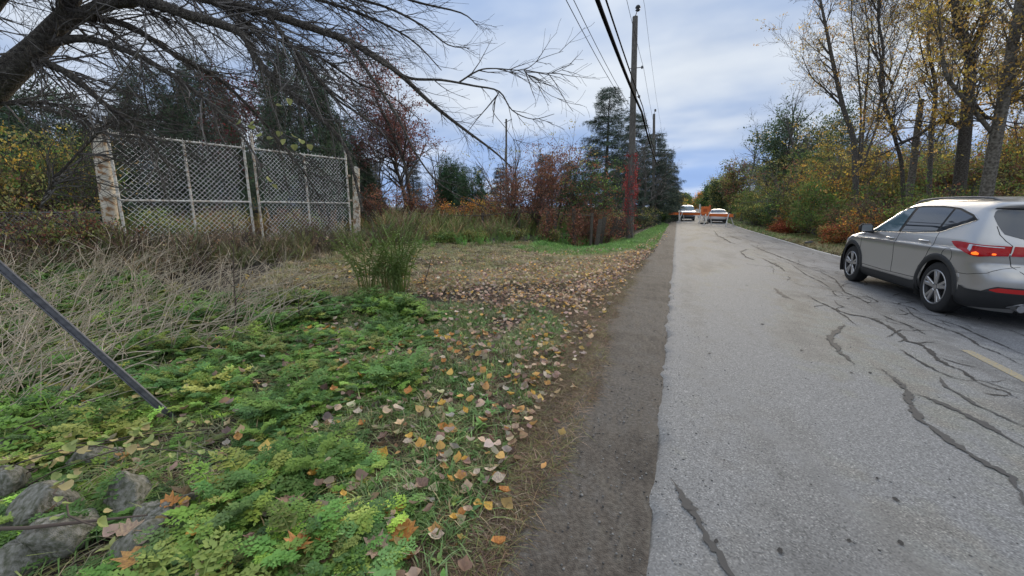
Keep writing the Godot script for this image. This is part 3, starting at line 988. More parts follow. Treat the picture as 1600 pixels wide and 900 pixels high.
func make_ground_cover() -> void:
	var r := RandomNumberGenerator.new()
	r.seed = 2024
	var tr := []
	var cl := PackedColorArray()
	# --- ferny ground cover
	var ferns := [fern_mesh(1, 6), fern_mesh(2, 7), fern_mesh(3, 5)]
	var fz := zone([[-420, 1000], [-420, 560], [-200, 470], [60, 436], [200, 440], [350, 470], [470, 462], [560, 474], [650, 476], [700, 500], [655, 560], [640, 640], [575, 715], [630, 800], [590, 1000]])
	var patch := FastNoiseLite.new()
	patch.frequency = 0.55; patch.seed = 6
	var greens := [Color(0.14, 0.26, 0.04), Color(0.10, 0.20, 0.035), Color(0.20, 0.31, 0.05), Color(0.12, 0.23, 0.055), Color(0.08, 0.16, 0.035), Color(0.24, 0.27, 0.06)]
	for v in 3:
		tr = []; cl = PackedColorArray()
		for p in spots(fz, 1750, r):
			var q := sw(p.x, p.z)
			var pn := patch.get_noise_2d(p.x * 2.0, p.z * 2.0) + 0.5 * patch.get_noise_2d(p.x * 5.0, p.z * 5.0 + 30.0)
			if pn < -0.22 + r.randf_range(-0.12, 0.12): continue
			if p.distance_to(rocks_mid) < 0.55 and r.randf() < 0.8: continue
			var k := r.randf_range(0.09, 0.20) * (1.0 + 0.15 * smoothstep(3.0, 6.0, q.x)) * clampf(0.85 + pn * 1.3, 0.6, 1.6)
			tr.append(Transform3D(Basis(Vector3.UP, r.randf() * TAU).scaled(Vector3(k, k * r.randf_range(0.7, 1.6) * clampf(0.8 + pn * 1.5, 0.6, 1.5), k)), p + Vector3.DOWN * 0.01))
			cl.append(vary(pick(greens, r), r, 0.32))
		tag(many("fern_cover", ferns[v], M.grass, tr, cl), "ferny bright green ground cover in the roadside ditch" if v == 0 else "ferny green leaves mixed into the ground cover, denser fronds" if v == 1 else "small ferny green plants scattered through the ground cover", "ground cover", "", "stuff")
	# broad leaved rosettes and dead stems among the ferns
	var ros := MB.new()
	for i in 9:
		var an := TAU * i / 9.0 + r.randfn(0, 0.2)
		leaf_into(ros, Transform3D(Basis(Vector3.UP, an) * Basis(Vector3.RIGHT, r.randf_range(0.2, 0.75)), Vector3.ZERO), r.randf_range(0.6, 1.1), 0.26, -0.5, 0)
	tr = []; cl = PackedColorArray()
	for p in spots(zone([[200, 1000], [-200, 800], [-100, 560], [300, 500], [560, 474], [860, 480], [880, 560], [800, 700], [730, 1000]]), 420, r):
		var k := r.randf_range(0.035, 0.075)
		tr.append(Transform3D(Basis(Vector3.UP, r.randf() * TAU).scaled(Vector3(k, k, k)), p + Vector3.UP * r.randf_range(0.0, 0.05)))
		cl.append(vary(pick([Color(0.12, 0.24, 0.05), Color(0.17, 0.28, 0.07), Color(0.22, 0.25, 0.07), Color(0.09, 0.18, 0.05)], r), r, 0.25))
	tag(many("broadleaf_weeds", ros.mesh(), M.grass, tr, cl), "broad leaved rosette weeds among the ferny cover and grass", "weeds", "", "stuff")
	# --- grass
	var gz := zone([[520, 480], [640, 470], [830, 478], [890, 520], [850, 600], [800, 660], [760, 780], [700, 1000], [480, 1000], [540, 760], [570, 640]])
	var t1 := tuft_mesh(4, 18, 1.1, 0.040, 0.30)
	var t2 := tuft_mesh(5, 20, 1.5, 0.028, 0.35)
	var thatch := tuft_mesh(6, 24, 2.4, 0.026, 0.5)
	var sets := [
		["green_grass", t1, gz, 4200, 0.06, 0.15, [Color(0.14, 0.23, 0.065), Color(0.11, 0.19, 0.055), Color(0.18, 0.25, 0.085), Color(0.24, 0.22, 0.11)], "short green grass on the verge among fallen leaves"],
		["fern_undergrass", t2, fz, 2600, 0.08, 0.20, [Color(0.11, 0.19, 0.055), Color(0.17, 0.21, 0.075), Color(0.26, 0.22, 0.12)], "thin grass between the ferny plants"],
		["far_green_grass", t1, zone([[800, 388], [900, 372], [985, 372], [1035, 349], [1045, 352], [1040, 372], [1015, 392], [940, 398], [880, 402]]), 7000, 0.09, 0.2, [Color(0.14, 0.29, 0.06), Color(0.12, 0.25, 0.055), Color(0.19, 0.32, 0.08)], "bright green grass strip beside the road by the utility pole"],
		["dry_grass", t2, zone([[380, 452], [480, 400], [640, 382], [820, 378], [900, 396], [1000, 392], [960, 420], [900, 440], [780, 446], [640, 462], [500, 470]]), 5200, 0.09, 0.24, [Color(0.36, 0.30, 0.16), Color(0.30, 0.26, 0.12), Color(0.24, 0.26, 0.09), Color(0.42, 0.34, 0.21)], "dry yellowish grass in front of the gate"],
		["right_verge_grass", t1, zone([[1150, 343], [1190, 352], [1250, 372], [1310, 393], [1330, 400], [1330, 384], [1240, 362], [1180, 345]]), 2600, 0.07, 0.2, [Color(0.20, 0.21, 0.08), Color(0.14, 0.21, 0.06), Color(0.32, 0.27, 0.14)], "grass fringe along the far edge of the road"],
	]
	for a in sets:
		tr = []; cl = PackedColorArray()
		for p in spots(a[2], a[3], r):
			var q := sw(p.x, p.z)
			if q.y > -0.7 and q.y < right_edge(q.x) + 0.15: continue
			var k: float = r.randf_range(a[4], a[5])
			var pn := patch.get_noise_2d(p.x * 2.2 + 40.0, p.z * 2.2)
			if a[0] == "green_grass" and pn < r.randf_range(-0.25, 0.15): continue
			tr.append(Transform3D(Basis(Vector3.UP, r.randf() * TAU).scaled(Vector3(k, k * r.randf_range(0.5, 1.3), k)), p))
			cl.append(vary(pick(a[6], r), r, 0.28))
		tag(many(a[0], a[1], M.grass, tr, cl), a[7], "grass", "", "stuff")
	# --- matted brown thatch next to the dirt
	tr = []; cl = PackedColorArray()
	for i in 13000:
		var s := -1.0 + 14.0 * pow(r.randf(), 1.2)
		var wl := -(0.66 + 0.22 * smoothstep(3.0, 7.5, s))
		var w := wl + 0.10 - absf(r.randfn(0.0, 0.36)) * (1.0 if r.randf() < 0.75 else 3.0)
		var p := rw(s, w)
		var k := r.randf_range(0.06, 0.15)
		tr.append(Transform3D(Basis(Vector3.UP, r.randf() * TAU).scaled(Vector3(k, k * r.randf_range(0.3, 0.8), k)), p))
		cl.append(vary(pick([Color(0.17, 0.115, 0.07), Color(0.12, 0.08, 0.05), Color(0.27, 0.20, 0.13), Color(0.09, 0.06, 0.042), Color(0.15, 0.15, 0.055)], r), r, 0.25))
	tag(many("dead_grass", thatch, M.dry, tr, cl), "matted brown dead grass along the dirt shoulder", "grass", "", "stuff")
	# --- weeds
	var w1 := weed_mesh(7, 7, 14, 0.35, 0.16, 0.10)
	var w2 := weed_mesh(8, 9, 9, 0.5, 0.10, 0.14)
	var wz := [
		["gate_weeds", w2, zone([[-300, 470], [-300, 405], [0, 396], [190, 392], [380, 382], [560, 374], [640, 380], [560, 398], [430, 412], [250, 440], [60, 450]]), 2600, 0.22, 0.5, [Color(0.25, 0.19, 0.12), Color(0.19, 0.175, 0.085), Color(0.32, 0.26, 0.17), Color(0.17, 0.20, 0.07), Color(0.16, 0.115, 0.08)], "brown and olive weeds in front of the white gate"],
		["yard_weeds", w1, zone([[-500, 384], [0, 378], [190, 378], [560, 368], [900, 352], [900, 343], [500, 345], [0, 350], [-500, 355]]), 3000, 0.4, 0.8, [Color(0.29, 0.28, 0.09), Color(0.22, 0.27, 0.075), Color(0.34, 0.23, 0.10), Color(0.26, 0.17, 0.10)], "tall weeds growing in the yard behind the gate"],
		["meadow_weeds", w2, zone([[590, 386], [700, 377], [860, 368], [960, 358], [985, 350], [960, 345], [800, 348], [600, 358]]), 3000, 0.35, 0.8, [Color(0.22, 0.27, 0.09), Color(0.30, 0.28, 0.12), Color(0.30, 0.23, 0.14), Color(0.19, 0.25, 0.075)], "olive weeds along the old plank fence"],
		["broad_weeds", w1, zone([[640, 392], [760, 386], [880, 384], [960, 378], [960, 372], [800, 377], [650, 384]]), 260, 0.2, 0.45, [Color(0.15, 0.31, 0.07), Color(0.18, 0.33, 0.08)], "bright green low weeds near the plank fence"],
		["wood_edge_weeds", w2, zone([[1180, 347], [1260, 362], [1330, 384], [1400, 404], [1640, 440], [1640, 360], [1400, 352], [1200, 335]]), 3800, 0.35, 0.8, [Color(0.24, 0.18, 0.10), Color(0.18, 0.18, 0.07), Color(0.21, 0.14, 0.09), Color(0.13, 0.18, 0.055)], "brown and green undergrowth at the edge of the wood across the road"],
	]
	for a in wz:
		tr = []; cl = PackedColorArray()
		for p in spots(a[2], a[3], r):
			var q := sw(p.x, p.z)
			if q.y > -1.3 and q.y < right_edge(q.x) + 0.9: continue
			if q.y < 0.0 and q.y > -5.6 and q.x > 5.0 and q.x < 12.0 and r.randf() < 0.8: continue
			var k: float = r.randf_range(a[4], a[5])
			var pn := patch.get_noise_2d(p.x * 1.4, p.z * 1.4 + 80.0)
			k *= clampf(1.0 + pn * 1.3, 0.35, 1.7)
			tr.append(Transform3D(Basis(Vector3.UP, r.randf() * TAU).scaled(Vector3(k, k * r.randf_range(0.5, 1.25), k)), p))
			cl.append(vary(a[6][clampi(int((pn + 0.45) / 0.9 * a[6].size() + r.randfn(0, 0.8)), 0, a[6].size() - 1)], r, 0.28))
		tag(many(a[0], a[1], M.grass, tr, cl), a[7], "weeds", "", "stuff")
	# --- dead pale stalks, bent and tangled
	var sb := MB.new()
	var sz := zone([[-260, 640], [-260, 470], [0, 440], [250, 425], [420, 440], [480, 470], [400, 540], [250, 560], [160, 620], [0, 700]])
	for p in spots(sz, 1000, r):
		var a := r.randfn(-0.35, 0.8)
		var d := Vector3(cos(a), r.randf_range(0.25, 1.0) if r.randf() < 0.35 else r.randf_range(1.0, 3.0), sin(a)).normalized()
		var l := r.randf_range(0.3, 1.0)
		var pts := PackedVector3Array([p + Vector3.DOWN * 0.02])
		var rad := PackedFloat32Array([0.0054])
		var q := p
		for k in 5:
			q += d * l / 5.0
			d = (d + Vector3(r.randfn(0.03, 0.2), -0.09 + r.randfn(0, 0.1), r.randfn(0, 0.2))).normalized()
			pts.append(q)
			rad.append(0.0054 * (1.0 - 0.13 * (k + 1)))
			if k > 1 and r.randf() < 0.45:
				var e := (d + Vector3(r.randfn(0, 0.7), r.randfn(0.1, 0.5), r.randfn(0, 0.7))).normalized()
				var q2 := q + e * l * 0.22
				sb.tube(PackedVector3Array([q, q2, q2 + (e + Vector3(r.randfn(0, 0.4), 0, r.randfn(0, 0.4))) * l * 0.12]), PackedFloat32Array([0.0034, 0.0028, 0.002]), 3)
		sb.tube(pts, rad, 4)
	# longer straw thrown over the rest, most of it pointing the same way
	for p in spots(zone([[-120, 690], [-160, 520], [0, 450], [330, 440], [420, 500], [250, 560], [120, 640]]), 45, r):
		var a := r.randfn(-0.55, 0.35)
		var d := Vector3(cos(a), r.randf_range(0.15, 0.7), sin(a)).normalized()
		var l := r.randf_range(0.7, 1.4)
		var pts := PackedVector3Array([p]); var rad := PackedFloat32Array([0.0078])
		var q := p
		for k in 4:
			q += d * l / 4.0
			d = (d + Vector3(r.randfn(0, 0.05), -0.09, r.randfn(0, 0.05))).normalized()
			pts.append(q); rad.append(0.0078 - 0.0012 * k)
		sb.tube(pts, rad, 5)
	M.stalk = textured(noise_tex(256, 0.04, FastNoiseLite.TYPE_SIMPLEX_SMOOTH, 4, 81, [[0.0, 0.27, 0.21, 0.15], [0.45, 0.50, 0.42, 0.32], [1.0, 0.64, 0.57, 0.46]]), 1.2, 0.85)
	var so := part("dead_stalks", sb.mesh(), M.stalk)
	tag(so, "tangle of pale dead weed stalks above the green cover", "stalks", "", "stuff")
	# --- leaf litter, too many to count
	var lf := [MB.new(), MB.new(), MB.new()]
	leaf_into(lf[0], Transform3D.IDENTITY, 1.0, 0.5, 0.5, 1)
	leaf_into(lf[1], Transform3D.IDENTITY, 1.0, 0.55, 1.0, 0)
	leaf_into(lf[2], Transform3D.IDENTITY, 1.0, 0.5, 0.35, 2)
	var lm := [lf[0].mesh(), lf[1].mesh(), lf[2].mesh()]
	M.leaf_meshes = lm
	var dead := [Color(0.48, 0.37, 0.26), Color(0.36, 0.26, 0.19), Color(0.56, 0.46, 0.34), Color(0.27, 0.19, 0.14), Color(0.54, 0.36, 0.13), Color(0.22, 0.155, 0.125), Color(0.44, 0.36, 0.28)]
	for v in 2:
		tr = []; cl = PackedColorArray()
		for zz in [[zone([[600, 448], [700, 428], [860, 412], [1000, 396], [1030, 380], [1020, 398], [960, 440], [905, 490], [800, 490], [700, 476]]), 2600], [zone([[520, 480], [830, 478], [900, 520], [860, 620], [800, 760], [760, 1000], [430, 1000], [520, 700]]), 520], [zone([[-300, 1000], [-300, 600], [300, 540], [520, 480], [520, 1000]]), 190], [zone([[430, 470], [600, 440], [900, 400], [1010, 392], [900, 392], [640, 400], [480, 420]]), 500], [zone([[1040, 362], [1046, 366], [1000, 420], [965, 465], [930, 520], [900, 640], [830, 800], [790, 1000], [690, 1000], [740, 800], [800, 640], [860, 520], [900, 460], [960, 410]]), 900]]:
			for p in spots(zz[0], zz[1], r):
				var q := sw(p.x, p.z)
				if q.y > -0.25 or (q.y > -0.75 and r.randf() < 0.8): continue
				var k := r.randf_range(0.028, 0.08)
				tr.append(Transform3D(Basis.from_euler(Vector3(r.randfn(0, 0.35), r.randf() * TAU, r.randfn(0, 0.35))).scaled(Vector3(k, k, k)), p + Vector3.UP * r.randf_range(0.02, 0.09)))
				cl.append(vary(pick(dead, r), r, 0.25))
		tag(many("leaf_litter", lm[v], M.leaf, tr, cl), "tan and brown fallen leaves littering the gravel entrance" if v == 0 else "curled fallen leaves mixed into the litter on the verge", "fallen leaves", "", "stuff")
	# --- fallen leaves that can be picked out one by one
	var pal := [["yellow", Color(0.66, 0.40, 0.07)], ["ochre", Color(0.54, 0.30, 0.09)], ["tan", Color(0.46, 0.33, 0.21)], ["brown", Color(0.24, 0.15, 0.10)], ["pale", Color(0.60, 0.50, 0.36)], ["orange", Color(0.56, 0.25, 0.06)]]
	var mats := []
	for a in pal:
		var t := noise_tex(256, 0.03, FastNoiseLite.TYPE_SIMPLEX_SMOOTH, 5, 90 + mats.size(), [[0.0, a[1].r * 0.35, a[1].g * 0.3, a[1].b * 0.4], [0.35, a[1].r * 0.75, a[1].g * 0.7, a[1].b * 0.8], [0.6, a[1].r, a[1].g, a[1].b], [1.0, a[1].r * 1.2, a[1].g * 1.2, a[1].b * 1.1]])
		var m := textured(t, 9.0, 0.6)
		m.backlight_enabled = true
		m.backlight = Color(0.3, 0.3, 0.3)
		mats.append(m)
	var seen := [[632, 660, 0.13, 4, 1], [515, 832, 0.15, 4, 2], [520, 862, 0.13, 0, 2], [528, 872, 0.12, 5, 2], [460, 815, 0.14, 3, 2], [632, 845, 0.15, 5, 2], [603, 705, 0.10, 3, 1], [590, 715, 0.12, 3, 1], [637, 634, 0.10, 5, 1], [692, 652, 0.09, 0, 1], [709, 645, 0.09, 2, 1], [730, 664, 0.07, 0, 1], [760, 675, 0.10, 1, 1], [743, 571, 0.10, 1, 1], [747, 568, 0.08, 2, 1], [700, 558, 0.10, 1, 1], [697, 580, 0.07, 5, 1], [708, 575, 0.10, 4, 1], [815, 573, 0.09, 4, 1], [861, 616, 0.08, 1, 1], [835, 634, 0.07, 0, 1], [630, 570, 0.08, 3, 1], [365, 755, 0.12, 1, 1], [312, 790, 0.15, 2, 1], [257, 813, 0.11, 5, 2], [283, 811, 0.07, 0, 1], [305, 850, 0.10, 0, 1], [190, 862, 0.12, 2, 2], [230, 885, 0.15, 1, 2], [216, 722, 0.12, 1, 2], [33, 735, 0.10, 2, 2], [141, 644, 0.08, 5, 1], [180, 428, 0.10, 2, 1], [375, 708, 0.07, 1, 1], [418, 740, 0.05, 0, 1], [722, 775, 0.09, 1, 1], [742, 755, 0.06, 4, 1], [778, 785, 0.09, 5, 1], [770, 868, 0.10, 5, 1], [720, 740, 0.06, 0, 1], [670, 785, 0.10, 3, 1], [845, 750, 0.06, 3, 1], [600, 888, 0.13, 2, 2], [458, 888, 0.13, 5, 2], [540, 800, 0.05, 0, 1], [575, 835, 0.06, 0, 1], [800, 690, 0.08, 2, 1], [735, 815, 0.07, 2, 1], [650, 895, 0.09, 2, 2]]
	var n_traced := seen.size()
	for p in spots(zone([[480, 520], [840, 500], [880, 560], [800, 700], [760, 900], [420, 900], [470, 640]]), 190, r):
		seen.append([p.x, p.z, r.randf_range(0.05, 0.085), r.randi() % 6, 1 if r.randf() < 0.8 else 0])
	for i in seen.size():
		var a: Array = seen[i]
		var p := gp(a[0], a[1]) if i < n_traced else Vector3(a[0], G(a[0], a[1]), a[1])
		if sw(p.x, p.z).y > -0.55: continue
		var lift := 0.055
		if i < n_traced: lift = 0.085
		var o := part("fallen_leaf", lm[a[4]], mats[a[3]])
		var k: float = a[2] * (0.82 if i < n_traced else 1.0)
		o.transform = Transform3D(Basis.from_euler(Vector3(r.randfn(0, 0.25), r.randf() * TAU, r.randfn(0, 0.25))).scaled(Vector3(k, k, k)), p + Vector3.UP * lift)
		var hue: String = pal[a[3]][0]
		var size_word := "large" if k > 0.115 else "small"
		tag(o, "%s %s %s leaf fallen on the green verge" % [size_word, hue, ["oval", "heart shaped", "lobed"][a[4]]], "leaf", "%s %s %s leaves fallen on the verge" % [size_word, hue, ["oval", "heart shaped", "lobed"][a[4]]])

var rocks_mid := Vector3(-2.1, 0, -1.9)
func make_bindweed() -> void:
	var r := RandomNumberGenerator.new()
	r.seed = 12
	var foot := gp(60, 760)
	var o := thing("trailing_vine", "trailing vine with yellow green heart shaped leaves above the stones", "vine", foot)
	var stem := MB.new(); var lv := [MB.new(), MB.new()]
	for k in 6:
		var p := gp(r.randf_range(-60, 60), r.randf_range(690, 790)) + Vector3.UP * 0.05
		var d := Vector3(1, 0.5, r.randfn(0, 0.5)).normalized()
		var pts := PackedVector3Array([p - foot]); var rad := PackedFloat32Array([0.004])
		for i in 7:
			p += d * 0.14
			p.y = maxf(p.y, G(p.x, p.z) + 0.1)
			d = (d + Vector3(r.randfn(0, 0.25), -0.13, r.randfn(0, 0.3))).normalized()
			pts.append(p - foot); rad.append(0.003)
			for e in 2:
				leaf_into(lv[r.randi() % 2], Transform3D(Basis.from_euler(Vector3(r.randfn(-0.3, 0.35), r.randf() * TAU, r.randfn(0, 0.3))), p - foot + Vector3(r.randfn(0, 0.04), 0.03, r.randfn(0, 0.04))), r.randf_range(0.03, 0.06), 0.5, 0.5, 1)
		stem.tube(curve(pts, 2), rad_of(curve(pts, 2).size(), 0.0035), 4)
	part("stem", stem.mesh(), M.twig_brown, o)
	for e in 2:
		var m := mat(col(0.24, 0.29, 0.08) if e == 0 else col(0.42, 0.33, 0.14), 0.55)
		m.backlight_enabled = true; m.backlight = Color(0.4, 0.4, 0.3)
		part("leaves", lv[e].mesh(), m, o).set_meta("kind", "stuff")
func rad_of(n: int, r: float) -> PackedFloat32Array:
	var a := PackedFloat32Array()
	a.resize(n); a.fill(r)
	return a
func make_rocks() -> void:
	var list := [[70, 800, 0.19, 0.14, "grey boulder wedged behind the round front stone in the ditch"], [205, 778, 0.17, 0.13, "broken pale faced stone beside the dark gap between the rocks"], [95, 835, 0.17, 0.11, "rounded grey stone with a twig lying across it"], [240, 812, 0.16, 0.10, "flat topped stone with a yellow leaf on it"], [205, 850, 0.14, 0.08, "low mossy stone under the fallen twig"], [100, 612, 0.15, 0.10, "weathered brown stone under the dead stalks"], [135, 672, 0.13, 0.07, "small grey slab beside the leaning steel post"], [35, 690, 0.13, 0.09, "dark stone half buried below the dead stalks"], [128, 640, 0.13, 0.08, "tan flat stone between the stalks and the leaning post"], [300, 775, 0.10, 0.06, "small stone almost covered by ferny leaves"], [15, 760, 0.16, 0.13, "pale angular stone above the grey boulder"], [150, 715, 0.14, 0.10, "tilted stone above the broken pale faced one"], [20, 880, 0.15, 0.10, "low grey stone in front of the rounded one"]]
	var r := RandomNumberGenerator.new()
	r.seed = 8
	for i in list.size():
		var a: Array = list[i]
		var p := gp(a[0], a[1] + 12)
		var o := part("stone", rock_mesh(40 + i, 22, 0.12, 12), M.rock)
		o.transform = Transform3D(Basis(Vector3.UP, r.randf() * TAU) * Basis.from_euler(Vector3(r.randfn(0, 0.25), 0, r.randfn(0, 0.25))) * Basis.from_scale(Vector3(a[2], a[3], a[2] * r.randf_range(0.7, 0.95)) * 0.88), p + Vector3.UP * a[3] * 0.32)
		tag(o, a[4], "stone", "stones in the ditch")
	# a dead twig lying over the stones
	var mb := MB.new()
	var pts := PackedVector3Array()
	for a in [[-30, 855], [60, 852], [140, 842], [240, 830]]:
		pts.append(gp(a[0], a[1] + 25) + Vector3.UP * 0.17)
	mb.tube(pts, PackedFloat32Array([0.009, 0.009, 0.008, 0.004]), 6)
	tag(part("twig", mb.mesh(), M.twig_brown), "brown dead twig lying across the stones", "twig")

func curve(pts: PackedVector3Array, per := 4) -> PackedVector3Array:
	var out := PackedVector3Array()
	var n := pts.size()
	for i in n - 1:
		for k in per:
			out.append(pts[i].cubic_interpolate(pts[i + 1], pts[maxi(i - 1, 0)], pts[mini(i + 2, n - 1)], float(k) / per))
	out.append(pts[n - 1])
	return out
func limb(mb: MB, px: Array, z0: float, z1: float, r0: float, r1: float, sides := 8) -> PackedVector3Array:
	var pts := PackedVector3Array()
	for i in px.size():
		pts.append(pxp(px[i][0], px[i][1], lerpf(z0, z1, float(i) / (px.size() - 1))))
	pts = curve(pts)
	var rad := PackedFloat32Array()
	for i in pts.size():
		rad.append(lerpf(r0, r1, pow(float(i) / (pts.size() - 1), 0.8)))
	mb.tube(pts, rad, sides)
	return pts

func make_near_tree() -> void:
	# the old tree that reaches in over the left edge
	var rng := RandomNumberGenerator.new()
	rng.seed = 31
	var foot := base_at(-330, 5.4)
	var o := thing("old_tree", "big bare tree with arching branches reaching over the white gate", "tree", foot)
	var a := MB.new(); var b := MB.new(); var c := MB.new()
	var z := 5.2
	var main := PackedVector3Array([foot + Vector3(0, -0.2, 0), foot + Vector3(0.05, 0.7, 0)])
	for q in [[-190, 290], [-60, 185], [10, 118], [62, 72], [98, 32]]:
		main.append(pxp(q[0], q[1], z))
	main = curve(main)
	var rad := PackedFloat32Array()
	for i in main.size(): rad.append(lerpf(0.22, 0.10, float(i) / (main.size() - 1)))
	a.tube(main, rad, 14)
	var limbs := []
	limbs.append([limb(a, [[88, 42], [105, 15], [125, -25], [150, -80], [190, -140]], z, 5.0, 0.095, 0.04, 10), 0.05])
	limbs.append([limb(a, [[92, 40], [130, 22], [170, 6], [225, 2], [290, 22], [345, 38], [380, 55], [398, 88], [425, 122], [470, 158], [530, 215], [552, 268], [566, 330]], z, 4.6, 0.08, 0.012, 9), 0.03])
	limbs.append([limb(a, [[200, 2], [270, -12], [340, 2], [420, 22], [500, 48], [560, 72], [620, 112], [672, 160], [720, 198], [770, 235], [800, 262]], z, 5.0, 0.07, 0.006, 8), 0.02])
	limbs.append([limb(a, [[545, 65], [600, 100], [640, 122], [690, 125], [740, 134], [780, 143], [800, 172], [832, 186], [866, 178]], 4.9, 5.0, 0.024, 0.003, 6), 0.01])
	limbs.append([limb(a, [[716, 129.5], [748, 110], [775, 107], [818, 109], [845, 92], [880, 80]], 4.95, 5.0, 0.011, 0.002, 5), 0.01])
	limbs.append([limb(a, [[818, 109], [835, 128], [862, 150], [897, 160]], 4.98, 5.0, 0.006, 0.002, 4), 0.01])
	limbs.append([limb(a, [[818, 109], [850, 114], [872, 112], [893, 99]], 4.98, 5.0, 0.006, 0.002, 4), 0.01])
	limbs.append([limb(a, [[780, 143], [770, 172], [790, 200], [812, 232]], 4.98, 5.0, 0.006, 0.002, 4), 0.01])
	limbs.append([limb(a, [[40, 92], [75, 100], [115, 120], [160, 160], [205, 195], [240, 230], [270, 270]], z, 4.9, 0.055, 0.008, 7), 0.02])
	limbs.append([limb(a, [[70, 70], [130, 60], [200, 80], [270, 118], [330, 165], [380, 215], [410, 262]], z, 4.4, 0.05, 0.006, 7), 0.02])
	limbs.append([limb(a, [[-20, 165], [40, 160], [95, 165], [140, 185], [180, 200]], z, 5.4, 0.03, 0.006, 6), 0.02])
	limbs.append([limb(a, [[120, 25], [200, 40], [280, 90], [350, 130], [420, 200], [470, 262], [500, 310]], z, 5.6, 0.045, 0.005, 7), 0.02])
	limbs.append([limb(a, [[122, -20], [190, -40], [260, -40], [360, -30], [460, -10], [560, 20], [640, 60], [690, 110]], 5.2, 5.6, 0.05, 0.005, 7), 0.02])
	limbs.append([limb(a, [[150, -80], [220, -80], [300, -64], [420, -60], [540, -40], [640, 0], [720, 20], [745, 40]], 5.2, 6.0, 0.05, 0.004, 7), 0.02])
	limbs.append([limb(a, [[540, 60], [580, 120], [620, 180], [650, 240], [690, 290], [760, 325]], 4.9, 4.6, 0.022, 0.004, 6), 0.02])
	limbs.append([limb(a, [[420, 25], [470, 90], [520, 150], [590, 200], [640, 270]], 5.0, 4.7, 0.026, 0.004, 6), 0.02])
	limbs.append([limb(a, [[64, 325], [78, 292], [105, 258], [140, 222], [165, 195], [190, 184]], 5.0, 5.05, 0.02, 0.006, 6), 0.01])
	limbs.append([limb(a, [[360, -30], [430, -34], [520, -10], [600, 10], [660, 40], [700, 70], [735, 75]], 5.3, 5.5, 0.03, 0.004, 6), 0.02])
	limbs.append([limb(a, [[330, 1], [370, 25], [430, 60], [500, 90], [560, 130], [610, 150], [660, 190]], 5.1, 5.4, 0.03, 0.004, 6), 0.02])
	limbs.append([limb(a, [[-62, 186], [-60, 110], [-35, 40], [-10, 5], [20, -30], [60, -80]], 5.2, 4.8, 0.12, 0.05, 8), 0.04])
	# pale broken twig hung in the crown
	limb(b, [[222, 30], [228, 62], [205, 95], [180, 130], [155, 155], [140, 178], [148, 200]], 4.2, 4.2, 0.008, 0.006, 5)
	limb(b, [[140, 182], [115, 190], [80, 194]], 4.2, 4.2, 0.006, 0.003, 4)
	limb(b, [[465, 110], [440, 140], [425, 152], [385, 160]], 4.2, 4.2, 0.007, 0.003, 4)
	# side shoots: they hang down and to the right
	var P := {"levels": 3, "kids": [7, 5, 4], "ang": [0.55, 0.55, 0.6], "lenf": [0.5, 0.55, 0.6], "from": [0.1, 0.1, 0.1], "up": [-0.05, -0.03, 0.0], "wob": 0.10, "thin": 0.0016, "cone": 0.8}
	var tips := []
	for e in limbs:
		var pts: PackedVector3Array = e[0]
		var n := int(pts.size() * (1.8 if pts[0].x < -2.2 else 0.8))
		for i in n:
			var j := rng.randi_range(1, pts.size() - 2)
			var f := float(j) / pts.size()
			var ax := (pts[j + 1] - pts[j - 1]).normalized()
			var side := ax.cross(Vector3(rng.randfn(0, 1), rng.randfn(0, 1), rng.randfn(0, 1))).normalized()
			var d: Vector3 = (ax * 0.9 + side * 0.75 + Vector3(0.35, -0.25, 0.0)).normalized()
			var ln := rng.randf_range(0.35, 1.5) * (1.0 - 0.45 * f)
			var out_there := pts[j].x > -1.9
			if out_there:
				ln *= 0.5
				if rng.randf() < 0.45: continue
			grow([a, b, c], rng, pts[j], d, ln, lerpf(0.013, 0.005, f) * (0.6 if out_there else 1.0), 2 if out_there else 1, P, tips)
	for m in [a, b, c]:
		for i in m.v.size(): m.v[i] -= foot
	part("trunk", a.mesh(), M.bark_dark, o)
	part("branches", b.mesh(), M.twig_grey, o).set_meta("kind", "stuff")
	part("twigs", c.mesh(), M.twig, o).set_meta("kind", "stuff")

